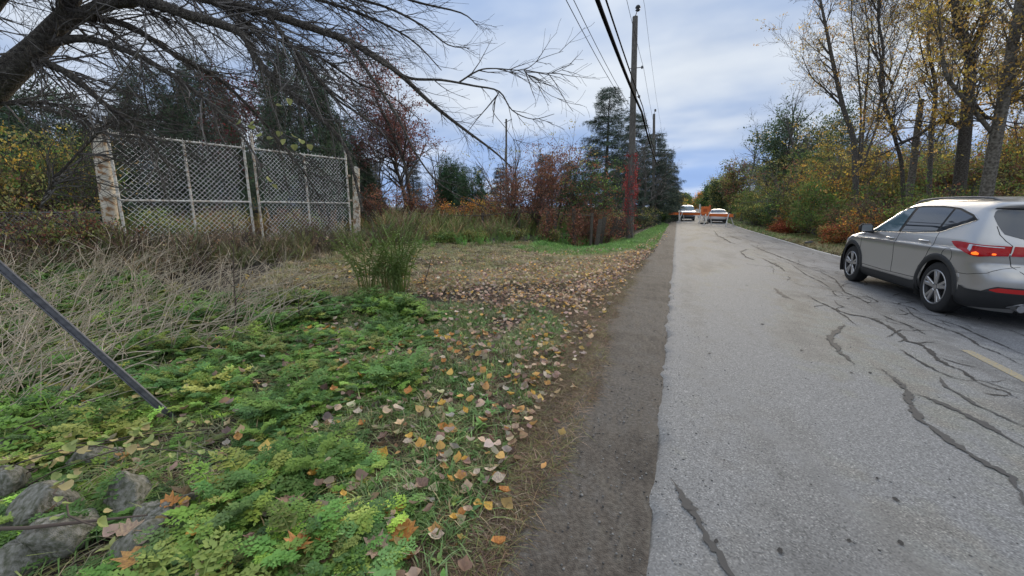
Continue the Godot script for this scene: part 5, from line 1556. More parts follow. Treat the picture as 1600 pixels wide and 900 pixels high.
func make_gate() -> void:
	var zl := 9.4
	var zr := 14.4
	var L := pxp(186, 313, zl)          # middle rail, left end
	var R := pxp(549, 320, zr)
	R.y = L.y - 0.03
	var U := 1.43
	var low := 1.12
	var dir := (R - L).normalized()
	var flat := Vector3(dir.x, 0, dir.z).normalized()
	var up := Vector3.UP
	var out := flat.cross(up).normalized()
	var span := L.distance_to(R)
	for side in 2:
		var t0 := 0.0 if side == 0 else 0.425
		var t1 := 0.395 if side == 0 else 1.0
		# find the share of the span where the meeting stiles appear
		t0 = 0.0 if side == 0 else 0.497
		t1 = 0.458 if side == 0 else 0.985
		var a := L.lerp(R, t0)
		var b := L.lerp(R, t1)
		var o := thing("gate_leaf", "white chain link gate leaf hung on the leaning rusty post" if side == 0 else "white chain link gate leaf hung on the upright rusty post", "gate", a - up * low, 0.0, "two leaves of the white gate")
		var at := func(p: Vector3) -> Vector3: return p - o.position
		var mid := a.lerp(b, 0.5)
		var lean := -flat * 0.10 if side == 0 else Vector3.ZERO
		# frame
		for e in [[a, "hinge_stile", 0.28], [b, "meeting_stile", 0.42]]:
			var ext: float = 0.34
			if side == 1:
				ext = 0.42 if e[1] == "hinge_stile" else 0.30
			part(["hinge_stile", "latch_stile"][0 if (e[1] == "hinge_stile") == (side == 0) else 1], bar(at.call(e[0] - up * low), at.call(e[0] + up * (U + ext)), 0.032), M.white_paint, o)
		part("brace", bar(at.call(mid - up * low), at.call(mid + up * U), 0.03), M.white_paint, o)
		for hh in [U, 0.0, -low + 0.04]:
			part("rail", bar(at.call(a + up * hh), at.call(b + up * hh), 0.027), M.white_paint, o)
		# woven wire
		var mb := MB.new()
		var w := a.distance_to(b)
		var H := U + low
		var pitch_w := 0.118
		var step := pitch_w
		var cnt := int((w + H) / step) + 2
		for s in 2:
			for i in cnt:
				var x0 := i * step - H
				var pts := PackedVector3Array()
				var y := 0.0
				# a diagonal wire, clipped to the leaf, with the small zigzag of the weave
				var m := 10
				for k in m + 1:
					var f := float(k) / m
					var x := x0 + H * f
					if s == 1: x = x0 + H * (1.0 - f)
					if x < 0.0 or x > w: continue
					y = H * f
					pts.append(at.call(a + flat * x - up * low + up * y + dir * 0.0 + out * (0.006 if s == 0 else -0.006) + Vector3(0, (R.y - L.y) * x / span, 0)))
				if pts.size() >= 2:
					var rad := PackedFloat32Array()
					rad.resize(pts.size())
					rad.fill(0.0045)
					mb.tube(pts, rad, 4)
		var wire := part("wire_mesh", mb.mesh(), M.wire_white, o)
		wire.set_meta("kind", "stuff")
		# hinges and twisted wire ends on the top rail
		var hm := MB.new()
		for i in int(w / step):
			var x := (i + 0.5) * step
			hm.tube(PackedVector3Array([at.call(a + flat * x + up * U), at.call(a + flat * (x + 0.012) + up * (U + 0.065))]), PackedFloat32Array([0.006, 0.004]), 3)
		var ends := part("wire_ends", hm.mesh(), M.wire_white, o)
		ends.set_meta("kind", "stuff")
		for hh in [-0.6, 0.1, 0.9]:
			var hp: Vector3 = (a if side == 0 else b) + up * hh
			var hb := MB.new()
			hb.box(Transform3D(Basis(flat, up, flat.cross(up)), at.call(hp + flat * (-0.06 if side == 0 else 0.06))), Vector3(0.14, 0.07, 0.09), 0.01)
			part("hinge", hb.mesh(), M.rusty, o)
	# chain and lock hanging between the leaves
	var c0 := L.lerp(R, 0.477) - up * 0.05
	var co := thing("chain_lock", "dark chain and padlock tying the two gate leaves together", "chain", c0 - up * 0.35)
	var cm := MB.new()
	for k in 9:
		var t := k / 8.0
		var p := Vector3(0, 0.35, 0) + flat * lerpf(-0.13, 0.13, t) - up * 0.12 * sin(PI * t) + out * 0.05
		var pts := PackedVector3Array()
		var rr := PackedFloat32Array()
		for j in 9:
			var an := TAU * j / 8.0
			var e := (up if k % 2 else out)
			pts.append(p + flat * cos(an) * 0.028 + e * sin(an) * 0.018)
			rr.append(0.006)
		cm.tube(pts, rr, 4)
	part("chain", cm.mesh(), M.steel, co)
	var lk := MB.new()
	lk.box(Transform3D(Basis(flat, up, flat.cross(up)), Vector3(0, 0.14, 0) + out * 0.05), Vector3(0.07, 0.09, 0.035), 0.008)
	part("padlock", lk.mesh(), M.black, co)
	# posts
	var pl := pxp(180, 388, zl)
	var tl := pxp(153, 200, zl)
	post("gate_post", "leaning thick white gate post with rust at its foot", pl, tl, 0.14)
	var pr := pxp(558, 374, zr)
	var trr := pxp(556, 264, zr)
	post("gate_post", "upright white gate post stained with rust, pointed cap", pr, trr, 0.115)
	# low chain link fence that runs on to the left
	var f0 := pxp(168, 322, zl + 0.3)
	var f1 := pxp(-260, 322, 8.6)
	f0.y = 1.46; f1.y = 1.46
	var fo := thing("chain_link_fence", "low grey chain link fence running left from the leaning post", "fence", Vector3(f0.x, G(f0.x, f0.z), f0.z))
	var fd := (f1 - f0)
	var fl := Vector3(fd.x, 0, fd.z)
	var fw := fl.length()
	fl = fl.normalized()
	var FH := 0.95
	part("top_wire", bar(f0 - fo.position, f1 - fo.position, 0.012, 6), M.steel, fo)
	var fm := MB.new()
	for s in 2:
		for i in int((fw + FH) / 0.1):
			var x0 := i * 0.1 - FH
			var pts := PackedVector3Array()
			for k in 9:
				var f := k / 8.0
				var x := x0 + FH * (f if s == 0 else 1.0 - f)
				if x < 0.0 or x > fw: continue
				pts.append(f0 + fl * x + up * (FH * (f - 1.0)) - fo.position)
			if pts.size() > 1:
				var rad := PackedFloat32Array()
				rad.resize(pts.size()); rad.fill(0.0035)
				fm.tube(pts, rad, 3)
	var fmo := part("wire_mesh", fm.mesh(), mat(col(0.3, 0.3, 0.29), 0.5), fo)
	fmo.set_meta("kind", "stuff")
	for k in 3:
		var p := f0 + fl * (0.6 + k * 2.4)
		part("fence_post", bar(p + up * 0.04 - fo.position, p - up * 1.1 - fo.position, 0.025), M.steel, fo)

func post(called: String, label: String, foot: Vector3, top: Vector3, r: float) -> void:
	foot -= (top - foot).normalized() * 0.25
	var o := thing(called, label, "post", foot, 0.0, "rusty white gate posts")
	var t := top - foot
	var mb := MB.new()
	var n := 10
	var pts := PackedVector3Array()
	var rad := PackedFloat32Array()
	for i in n + 1:
		pts.append(t * (float(i) / n)); rad.append(r)
	mb.tube(pts, rad, 20, true)
	part("shaft", mb.mesh(), M.rusty, o)
	var cap := MB.new()
	var d := t.normalized()
	cap.tube(PackedVector3Array([t, t + d * 0.02, t + d * 0.06, t + d * 0.09]), PackedFloat32Array([r * 1.08, r * 1.08, r * 0.7, r * 0.1]), 20, true)
	part("cap", cap.mesh(), M.white_paint, o)

func make_post_bar() -> void:
	# grey steel channel post, knocked over, leaning out of the ditch
	var a := gp(272, 655)
	var b := pxp(-130, 300, 2.55)
	a += (a - b).normalized() * 0.12
	var o := thing("leaning_post", "grey steel channel post leaning out of the ditch", "post", a)
	var tf := along(a, b, Vector3(0.3, 0.4, 0.85))
	tf.origin -= a
	var len := a.distance_to(b)
	var mb := MB.new()
	mb.box(tf, Vector3(0.036, len, 0.012), 0.003)
	part("web", mb.mesh(), M.steel, o)
	for e in [-1.0, 1.0]:
		var fb := MB.new()
		fb.box(tf * Transform3D(Basis.IDENTITY, Vector3(e * 0.020, 0, 0.010)), Vector3(0.008, len, 0.026), 0.003)
		part("flange", fb.mesh(), M.steel, o)

func utility_pole(label: String, foot: Vector3, top: Vector3, r: float) -> Node3D:
	var o := thing("utility_pole", label, "pole", foot, 0.0, "wooden utility poles along the road")
	var t := top - foot
	var mb := MB.new()
	var pts := PackedVector3Array(); var rad := PackedFloat32Array()
	for i in 9:
		pts.append(t * (i / 8.0) - (Vector3.UP * 0.3 if i == 0 else Vector3.ZERO)); rad.append(lerpf(r, r * 0.68, i / 8.0))
	mb.tube(pts, rad, 12, true)
	part("shaft", mb.mesh(), M.pole, o)
	# pin insulator on the top, clamp and arm lower down
	var ins := MB.new()
	ins.tube(PackedVector3Array([t, t + Vector3(0.1, 0.3, 0)]), PackedFloat32Array([0.02, 0.02]), 6)
	part("pin", ins.mesh(), M.steel, o)
	var pot := MB.new()
	var q := t + Vector3(0.1, 0.22, 0)
	pot.tube(PackedVector3Array([q, q + Vector3.UP * 0.03, q + Vector3.UP * 0.09, q + Vector3.UP * 0.13, q + Vector3.UP * 0.2, q + Vector3.UP * 0.24]), PackedFloat32Array([0.07, 0.11, 0.06, 0.12, 0.09, 0.03]), 10, true)
	part("insulator", pot.mesh(), M.plastic, o)
	for e in [[0.785, 0.22], [0.66, 0.16], [0.5, 0.14]]:
		var p: Vector3 = t * e[0]
		var bb := MB.new()
		bb.tube(PackedVector3Array([p - N * 0.2, p + N * e[1] * 1.6]), PackedFloat32Array([0.018, 0.018]), 6, true)
		bb.box(Transform3D(Basis.IDENTITY, p + N * e[1] * 1.6), Vector3(0.09, 0.12, 0.09), 0.02)
		part("bracket", bb.mesh(), M.steel, o)
	return o
func cable(label: String, pts: Array, r: float, sag: float) -> void:
	var mb := MB.new()
	var q := PackedVector3Array()
	for i in pts.size() - 1:
		var m := 16
		for k in m:
			var t := float(k) / m
			var p: Vector3 = pts[i].lerp(pts[i + 1], t)
			p.y -= sag * 4.0 * t * (1.0 - t)
			q.append(p)
	q.append(pts[-1])
	var rad := PackedFloat32Array()
	rad.resize(q.size()); rad.fill(r)
	mb.tube(q, rad, 6)
	tag(part("cable", mb.mesh(), M.cable), label, "cable", "overhead cables")

func make_poles() -> void:
	var foot1 := gp(984, 374)
	var top1 := pxp(992.5, 26, -foot1.z + 0.1)
	var o1 := utility_pole("tall wooden utility pole wrapped in red vine", foot1, top1, 0.17)
	var foot2 := base_at(1022, 44.0)
	var top2 := pxp(1022, 178, 44.0)
	utility_pole("second wooden utility pole among the bare trees", foot2, top2, 0.17)
	var foot0 := foot1 - (foot2 - foot1)
	foot0.y = G(foot0.x, foot0.z)
	var top0 := foot0 + (top1 - foot1)
	utility_pole("wooden utility pole on the verge before the gravel entrance", foot0, top0, 0.17)
	var foot3 := foot2 + (foot2 - foot1) * 1.25
	foot3.y = G(foot3.x, foot3.z)
	utility_pole("farthest utility pole among the dark spruces", foot3, foot3 + Vector3.UP * 9.5, 0.16)
	var f := [foot0, foot1, foot2, foot3]
	var on := func(y: float, w: float) -> Array:
		var out := []
		for p in f: out.append(Vector3(p.x, p.y + y, p.z) + N * w)
		return out
	cable("thick black bundled cable sagging between the utility poles", on.call(5.75, 0.22), 0.045, 0.35)
	cable("second black cable above the thick bundled one", on.call(6.0, 0.24), 0.020, 0.25)
	cable("thin wire pair, outer strand, beside the thick cable", on.call(5.75, -0.22), 0.007, 0.55)
	cable("thin wire pair, inner strand, beside the thick cable", on.call(5.9, -0.2), 0.007, 0.5)
	cable("thin wire fixed halfway up the vine wrapped pole", on.call(7.55, 0.2), 0.007, 0.3)
	cable("thin wire running over the insulators on the pole tops", on.call(10.0, 0.1), 0.007, 0.3)
	# red vine on the first pole, and a stay
	var rng := RandomNumberGenerator.new()
	rng.seed = 55
	var vo := thing("red_vine", "scarlet creeper climbing the first utility pole", "vine", foot1 + Vector3(0.22, 0, 0.0))
	var vm := MB.new()
	for k in 5:
		var pts := PackedVector3Array(); var rad := PackedFloat32Array()
		for i in 14:
			var t := i / 13.0
			var an := k * 1.25 + t * 3.0
			pts.append((top1 - foot1) * t * 0.42 + Vector3(cos(an), 0, sin(an)) * 0.2 - Vector3(0.22, 0, 0.0))
			rad.append(0.014 * (1.0 - 0.6 * t))
		vm.tube(pts, rad, 5)
	part("stem", vm.mesh(), M.twig_brown, vo)
	var tr := []; var cl := PackedColorArray()
	for i in 330:
		var t := clampf(rng.randfn(0.24, 0.095), 0.06, 0.40)
		var an := rng.randf() * TAU
		var rr := 0.16 + absf(rng.randfn(0, 0.085)) * (0.35 + 0.9 * absf(sin(t * 31.0))) * smoothstep(0.41, 0.32, t)
		var p := (top1 - foot1) * t + Vector3(cos(an), 0, sin(an)) * rr - Vector3(0.22, 0, 0)
		var k := rng.randf_range(0.5, 0.85)
		tr.append(Transform3D(rot(rng).scaled(Vector3(k, k, k)), p))
		cl.append(vary(pick([Color(0.34, 0.045, 0.05), Color(0.25, 0.035, 0.04), Color(0.40, 0.08, 0.07)], rng), rng, 0.25))
	many("leaves", M.cluster, M.leaf, tr, cl, vo)
	# thin pale pole in the yard
	var pf := base_at(791, 40.0)
	var po := thing("pale_pole", "thin pale pole standing alone in the yard", "pole", pf)
	part("shaft", bar(Vector3.DOWN * 0.2, pxp(791, 186, 40.0) - pf, 0.09), M.pole, po)
	var arm := MB.new()
	arm.tube(PackedVector3Array([pxp(788, 192, 40.0) - pf, pxp(800, 186, 40.0) - pf]), PackedFloat32Array([0.03, 0.03]), 5, true)
	part("bracket", arm.mesh(), M.steel, po)

func make_plank_fence() -> void:
	var rng := RandomNumberGenerator.new()
	rng.seed = 66
	# leaning grey boards
	var n := 9
	for i in n:
		var t := i / float(n - 1)
		var px := lerpf(934, 975, t)
		var z := lerpf(18.5, 25.5, t)
		var p := base_at(px, z)
		p.y -= 0.1
		var o := MB.new()
		var b := Basis(Vector3(0, 1, 0), -0.5 + rng.randfn(0, 0.1)) * Basis(Vector3(0, 0, 1), -0.25 + rng.randfn(0, 0.12)) * Basis(Vector3(1, 0, 0), rng.randfn(0, 0.08))
		o.box(Transform3D(b, b * Vector3(0, 0.75, 0)), Vector3(0.2, 1.5 * rng.randf_range(0.85, 1.08), 0.03), 0.004)
		var w := part("fence_plank", o.mesh(), M.plank)
		w.position = p
		tag(w, "grey weathered plank leaning in the row left of the vine wrapped pole", "plank", "leaning planks of the old fence")
	# the old rail with posts
	var ro := thing("rail_fence", "collapsed dark timber rail fence below the vine shrub", "fence", base_at(740, 19.5))
	var prev := Vector3.ZERO
	for i in 6:
		var px := lerpf(640, 925, i / 5.0)
		var z := lerpf(21.0, 18.5, i / 5.0)
		var f := base_at(px, z)
		var top := pxp(px, 334 + rng.randf_range(-4, 5), z)
		part("post", bar(f - Vector3.UP * 0.3 - ro.position, top + Vector3.UP * 0.12 - ro.position, 0.07), M.plank, ro)
		if i > 0:
			var rb := MB.new()
			var tf := along(prev - ro.position, top - ro.position, Vector3.UP)
			rb.box(tf, Vector3(0.16, prev.distance_to(top) * 1.04, 0.05), 0.006)
			part("rail", rb.mesh(), M.twig_brown, ro)
		prev = top
	# stump like vine covered post between
	for a in [[897, 326, 386, 17.0, "vine choked old fence post near the ditch"], [856, 330, 378, 18.0, "short grey old fence post beside the vine choked one"]]:
		var p := gp(a[0], a[2])
		var o := thing("old_post", a[4], "post", p)
		part("shaft", bar(Vector3.DOWN * 0.2, pxp(a[0], a[1], -p.z) - p, 0.09), M.plank, o)
		var tr := []; var cl := PackedColorArray()
		for i in 130:
			var t := rng.randf()
			var k := rng.randf_range(0.8, 1.3)
			tr.append(Transform3D(rot(rng).scaled(Vector3(k, k, k)), Vector3(rng.randfn(0, 0.17), t * (pxp(a[0], a[1], -p.z).y - p.y), rng.randfn(0, 0.17))))
			cl.append(vary(pick(RUST, rng), rng, 0.3))
		many("vine_leaves", M.cluster, M.leaf, tr, cl, o)

# ------------------------------------------------------------------ barricades and sign
func make_barricades() -> void:
	var list := [[1040, 1066, 49.0, 48.0, "orange barricade nearest the grass on the left"], [1063, 1103, 47.0, 43.5, "orange barricade in front of the pickup truck"], [1105, 1147, 40.0, 36.5, "orange barricade in front of the white sedan"]]
	for a in list:
		var p := base_at(a[0], a[2]); var q := base_at(a[1], a[3])
		var s := sw((p.x + q.x) / 2, (p.z + q.z) / 2)
		var mid := (p + q) * 0.5
		mid.y = on_road(s.x, clampf(s.y, 0, 5)).y
		var d := (q - p); d.y = 0
		var len := d.length()
		d = d.normalized()
		var o := thing("barricade", a[4], "barricade", mid, 0.0, "orange road barricades")
		var back := d.cross(Vector3.UP)
		var bs := Basis(d, Vector3.UP, back)
		var m := MB.new()
		m.box(Transform3D(bs, Vector3.UP * 0.92 + back * 0.0), Vector3(len, 0.26, 0.04), 0.01)
		part("board", m.mesh(), M.orange, o)
		for e in [-0.36, 0.36]:
			for g in [-1.0, 1.0]:
				var lm := MB.new()
				var top: Vector3 = d * len * e + Vector3.UP * 1.08 + back * g * 0.035
				var ft: Vector3 = d * len * (e + 0.06 * signf(e)) + back * g * 0.42
				lm.box(along(ft, top, d), Vector3(0.05, ft.distance_to(top), 0.09), 0.008)
				part("leg", lm.mesh(), M.white, o)
	# square orange sign on a folding stand with sandbags
	var f := base_at(1103, 42.5)
	f.y = on_road(sw(f.x, f.z).x, 2.5).y
	var so := thing("road_sign", "square orange sign on a folding stand between the barricades", "sign", f)
	var sm := MB.new()
	sm.box(Transform3D(Basis(Vector3.UP, -0.35), Vector3(-0.05, 1.32, 0)), Vector3(0.74, 0.72, 0.02), 0.005)
	part("panel", sm.mesh(), M.orange, so)
	var s2 := MB.new()
	s2.box(Transform3D(Basis(Vector3.UP, -0.35), Vector3(-0.04, 1.32, 0.013)), Vector3(0.34, 0.30, 0.008), 0.003)
	part("symbol", s2.mesh(), M.orange_dark, so)
	part("mast", bar(Vector3(0, 0.1, -0.03), Vector3(0, 1.4, -0.03), 0.02), M.steel, so)
	for e in [[-0.5, 0.5], [0.5, 0.4], [-0.4, -0.5], [0.5, -0.45]]:
		part("leg", bar(Vector3(0, 0.35, -0.03), Vector3(e[0], 0.02, e[1]), 0.018), M.steel, so)
	for a in [[1101.5, 41.0, "dark sandbag lying flat in front of the sign stand"], [1105.0, 42.0, "dark sandbag on the foot of the sign stand"]]:
		var p := base_at(a[0], a[1])
		p.y = on_road(sw(p.x, p.z).x, 2.5).y
		var bo := part("sandbag", rock_mesh(int(a[0]), 8, 0.15), M.plastic)
		bo.transform = Transform3D(Basis(Vector3.UP, 0.3).scaled_local(Vector3(0.33, 0.1, 0.2)), p + Vector3.UP * 0.08)
		tag(bo, a[2], "sandbag", "sandbags at the sign")
	var f2 := base_at(1109.5, 47.0)
	var ro := thing("orange_marker", "second orange sign half hidden behind the square one", "sign", f2)
	var rm := MB.new()
	rm.box(Transform3D(Basis(Vector3.UP, 0.9), Vector3(0, 1.55, 0)), Vector3(0.74, 0.72, 0.02), 0.005)
	part("panel", rm.mesh(), M.orange_dark, ro)
	part("mast", bar(Vector3.ZERO, Vector3(0, 1.5, -0.03), 0.02), M.steel, ro)
	for a in [[1093.5, 62.0, 321, 1.0, "tall white marker post far along the road"]]:
		var p := base_at(a[0], a[1])
		p.y = on_road(sw(p.x, p.z).x, 3.0).y
		var o := thing("white_marker", a[4], "marker", p)
		var mm := MB.new()
		mm.box(Transform3D(Basis.IDENTITY, Vector3(0, 0.95, 0)), Vector3(0.2, 1.9, 0.1), 0.02)
		part("body", mm.mesh(), M.white, o)
		var cap := MB.new()
		cap.box(Transform3D(Basis.IDENTITY, Vector3(0, 1.96, 0)), Vector3(0.24, 0.1, 0.14), 0.02)
		part("cap", cap.mesh(), M.white, o)
	# chunk of dark debris at the far road edge
	var dp := gp(1264, 384)
	var db := part("debris", rock_mesh(97, 8, 0.3), M.plastic)
	db.transform = Transform3D(Basis.from_scale(Vector3(0.2, 0.12, 0.15)), dp + Vector3.UP * 0.08)
	tag(db, "dark lump of debris on the far grass edge of the road", "debris")

# ------------------------------------------------------------------ vehicles: horizontal slices; t runs from the front bumper backwards
func lut(tab: Array, x: float) -> float:
	if x <= tab[0][0]: return tab[0][1]
	for i in tab.size() - 1:
		if x <= tab[i + 1][0]:
			return lerpf(tab[i][1], tab[i + 1][1], (x - tab[i][0]) / maxf(tab[i + 1][0] - tab[i][0], 1e-6))
	return tab[-1][1]
func car_pt(c: Dictionary, u: float, y: float) -> Vector3:
	# left half; u: 0 front centre, 0.25..0.75 flank, 1 rear centre
	var tf := lut(c.front, y); var tr := lut(c.rear, y); var w := lut(c.wide, y)
	var lf := minf(lut(c.round_front, y), (tr - tf) * 0.45); var lr := minf(lut(c.round_rear, y), (tr - tf) * 0.45)
	var x := w; var t := 0.0
	if u < 0.25:
		var a := (1.0 - u / 0.25) * PI / 2
		x = w * pow(maxf(cos(a), 0.0), 2.0 / c.nf); t = tf + lf - lf * pow(sin(a), 2.0 / c.nf)
	elif u > 0.75:
		var a := (u - 0.75) / 0.25 * PI / 2
		x = w * pow(maxf(cos(a), 0.0), 2.0 / c.nr); t = tr - lr + lr * pow(sin(a), 2.0 / c.nr)
	else:
		t = lerpf(tf + lf, tr - lr, (u - 0.25) / 0.5)
	return Vector3(-x, y, t - c.length / 2)
func car_u(c: Dictionary, t: float, y: float) -> float:
	var tf := lut(c.front, y); var tr := lut(c.rear, y)
	var lf := minf(lut(c.round_front, y), (tr - tf) * 0.45); var lr := minf(lut(c.round_rear, y), (tr - tf) * 0.45)
	if t < tf + lf:
		var s := clampf((tf + lf - t) / lf, 0.0, 1.0)
		return 0.25 * (1.0 - asin(pow(s, c.nf / 2.0)) / (PI / 2))
	if t > tr - lr:
		var s := clampf((t - tr + lr) / lr, 0.0, 1.0)
		return 0.75 + 0.25 * asin(pow(s, c.nr / 2.0)) / (PI / 2)
	return 0.25 + 0.5 * (t - tf - lf) / (tr - lr - tf - lf)
func skin(c: Dictionary, u: float, y: float, off: float) -> Vector3:
	var p := car_pt(c, u, y)
	var a := car_pt(c, minf(u + 0.004, 1.0), y) - car_pt(c, maxf(u - 0.004, 0.0), y)
	var b := car_pt(c, u, y + 0.01) - car_pt(c, u, y - 0.01)
	var n := a.cross(b).normalized()
	if n.dot(Vector3(p.x, 0.2, p.z * 0.3)) < 0.0: n = -n
	return p + n * off
func mirror_into(mb: MB, side: int) -> void:
	if side < 0: return
	for i in mb.v.size(): mb.v[i].x = -mb.v[i].x
	for i in mb.n.size(): mb.n[i].x = -mb.n[i].x
	for i in range(0, mb.ix.size(), 3):
		var t := mb.ix[i]
		mb.ix[i] = mb.ix[i + 1]; mb.ix[i + 1] = t
# patch on the skin: edge points [t, y_low, y_high] along the flank (in_u: first value is u)
func patch(c: Dictionary, edge: Array, off: float, side := -1, in_u := false, cols := 14, rows := 4) -> ArrayMesh:
	var grid := []
	var lo := []; var hi := []
	for e in edge:
		lo.append([e[0], e[1]]); hi.append([e[0], e[2]])
	for j in rows + 1:
		var row := PackedVector3Array()
		for i in cols + 1:
			var t := lerpf(edge[0][0], edge[-1][0], float(i) / cols)
			var y := lerpf(lut(lo, t), lut(hi, t), float(j) / rows)
			row.append(skin(c, t if in_u else car_u(c, t, y), y, off))
		grid.append(row)
	var mb := MB.new()
	mb.grid(grid)
	var m := mb.n.size() / 2
	if mb.n[m].dot(Vector3(mb.v[m].x, 0.0, mb.v[m].z * 0.4)) < 0.0: mb.flip()
	mirror_into(mb, side)
	return mb.mesh()
func line_on(c: Dictionary, pts: Array, r: float, off: float, side := -1) -> ArrayMesh:
	var q := PackedVector3Array(); var rad := PackedFloat32Array()
	for i in pts.size() - 1:
		for k in 6:
			var t := lerpf(pts[i][0], pts[i + 1][0], k / 6.0)
			var y := lerpf(pts[i][1], pts[i + 1][1], k / 6.0)
			q.append(skin(c, car_u(c, t, y), y, off)); rad.append(r)
	q.append(skin(c, car_u(c, pts[-1][0], pts[-1][1]), pts[-1][1], off)); rad.append(r)
	var mb := MB.new()
	mb.tube(q, rad, 5)
	mirror_into(mb, side)
	return mb.mesh()
func body_mesh(c: Dictionary, ys: Array) -> ArrayMesh:
	var mb := MB.new()
	var us := PackedFloat32Array()
	for i in 15: us.append(0.25 * i / 14.0)
	for i in 90: us.append(0.25 + 0.5 * (i + 1) / 90.0)
	for i in 14: us.append(0.75 + 0.25 * (i + 1) / 14.0)
	for side in [-1, 1]:
		var rows := []
		for y in ys:
			var row := PackedVector3Array()
			for u in us:
				var p := car_pt(c, u, y)
				var yy: float = y
				for ax in c.axles:
					var dz: float = p.z - (ax - c.length / 2)
					if absf(dz) < c.arch: yy = maxf(yy, c.wheel_y + sqrt(c.arch * c.arch - dz * dz))
				if yy > y:
					p = car_pt(c, u, yy)
				row.append(p)
			rows.append(row)
		var one := MB.new()
		one.grid(rows)
		var m: int = us.size() * (ys.size() / 3) + us.size() / 2
		if one.n[m].x > 0.0: one.flip()
		mirror_into(one, side)
		var b := mb.v.size()
		mb.v.append_array(one.v); mb.n.append_array(one.n)
		for k in one.ix: mb.ix.append(k + b)
	return mb.mesh()
func wheel(parent: Node, at: Vector3, r: float, wdt: float, side: float, turn := 0.0) -> void:
	var o := Node3D.new()
	o.name = "wheel"
	parent.add_child(o, true)
	o.position = at
	o.rotation.y = turn
	var prof := [[-0.5, 0.70], [-0.5, 0.86], [-0.44, 0.96], [-0.36, 1.0], [-0.12, 1.0], [-0.11, 0.985], [-0.09, 1.0], [0.09, 1.0], [0.11, 0.985], [0.12, 1.0], [0.36, 1.0], [0.44, 0.96], [0.5, 0.86], [0.5, 0.70], [0.46, 0.66], [0.2, 0.6]]
	var rows := []
	for p in prof:
		var row := PackedVector3Array()
		for k in 48:
			var a := TAU * k / 48
			row.append(Vector3(side * p[0] * wdt, cos(a) * p[1] * r, sin(a) * p[1] * r))
		rows.append(row)
	var ty := MB.new()
	ty.grid(rows, true)
	if ty.n[48 * 7].dot(ty.v[48 * 7]) < 0.0: ty.flip()
	part("tyre", ty.mesh(), M.rubber, o)
	# rim: dish, lip, five split spokes, hub cap
	var rim := MB.new()
	var d := [[0.44, 0.70], [0.48, 0.665], [0.40, 0.635], [0.1, 0.60], [0.0, 0.3], [0.0, 0.02]]
	rows = []
	for p in d:
		var row := PackedVector3Array()
		for k in 40:
			var a := TAU * k / 40
			row.append(Vector3(side * p[0] * wdt, cos(a) * p[1] * r, sin(a) * p[1] * r))
		rows.append(row)
	var dish := MB.new()
	dish.grid(rows, true)
	if dish.n[40].x * side < 0.0: dish.flip()
	part("rim", dish.mesh(), M.plastic, o)
	var lip := MB.new()
	var lp := PackedVector3Array(); var lr := PackedFloat32Array()
	for k in 41:
		var a := TAU * k / 40
		lp.append(Vector3(side * 0.47 * wdt, cos(a) * 0.665 * r, sin(a) * 0.665 * r)); lr.append(0.012)
	lip.tube(lp, lr, 6)
	part("rim_lip", lip.mesh(), M.alloy, o)
	for k in 5:
		for e in [-1.0, 1.0]:
			var a: float = TAU * k / 5.0 + e * 0.17
			var a0: float = TAU * k / 5.0 + e * 0.10
			var p := Vector3(side * 0.40 * wdt, cos(a0) * 0.12 * r, sin(a0) * 0.12 * r)
			var q := Vector3(side * 0.44 * wdt, cos(a) * 0.655 * r, sin(a) * 0.655 * r)
			var sp := MB.new()
			sp.box(along(p, q, Vector3.RIGHT), Vector3(0.052 * r / 0.37, p.distance_to(q), 0.03), 0.008)
			part("spoke", sp.mesh(), M.alloy, o)
	var hub := MB.new()
	hub.tube(PackedVector3Array([Vector3(side * 0.2 * wdt, 0, 0), Vector3(side * 0.42 * wdt, 0, 0), Vector3(side * 0.455 * wdt, 0, 0)]), PackedFloat32Array([0.17 * r, 0.17 * r, 0.1 * r]), 14, true)
	part("hub_cap", hub.mesh(), M.alloy, o)
func well(c: Dictionary, ax: float, side: float) -> ArrayMesh:
	var rows := []
	for x in [0.99, 0.55]:
		var row := PackedVector3Array()
		for k in 25:
			var a := -0.45 + (PI + 0.9) * k / 24.0
			row.append(Vector3(side * x * c.half, c.wheel_y + sin(a) * (c.arch + 0.002), ax - c.length / 2 + cos(a) * (c.arch + 0.002)))
		rows.append(row)
	var mb := MB.new()
	mb.grid(rows)
	mb.poly([Vector3(side * 0.55 * c.half, 0.2, ax - c.length / 2 - c.arch), Vector3(side * 0.55 * c.half, 0.2, ax - c.length / 2 + c.arch), Vector3(side * 0.55 * c.half, c.wheel_y + c.arch, ax - c.length / 2 + c.arch), Vector3(side * 0.55 * c.half, c.wheel_y + c.arch, ax - c.length / 2 - c.arch)], Vector3(side, 0, 0))
	return mb.mesh()

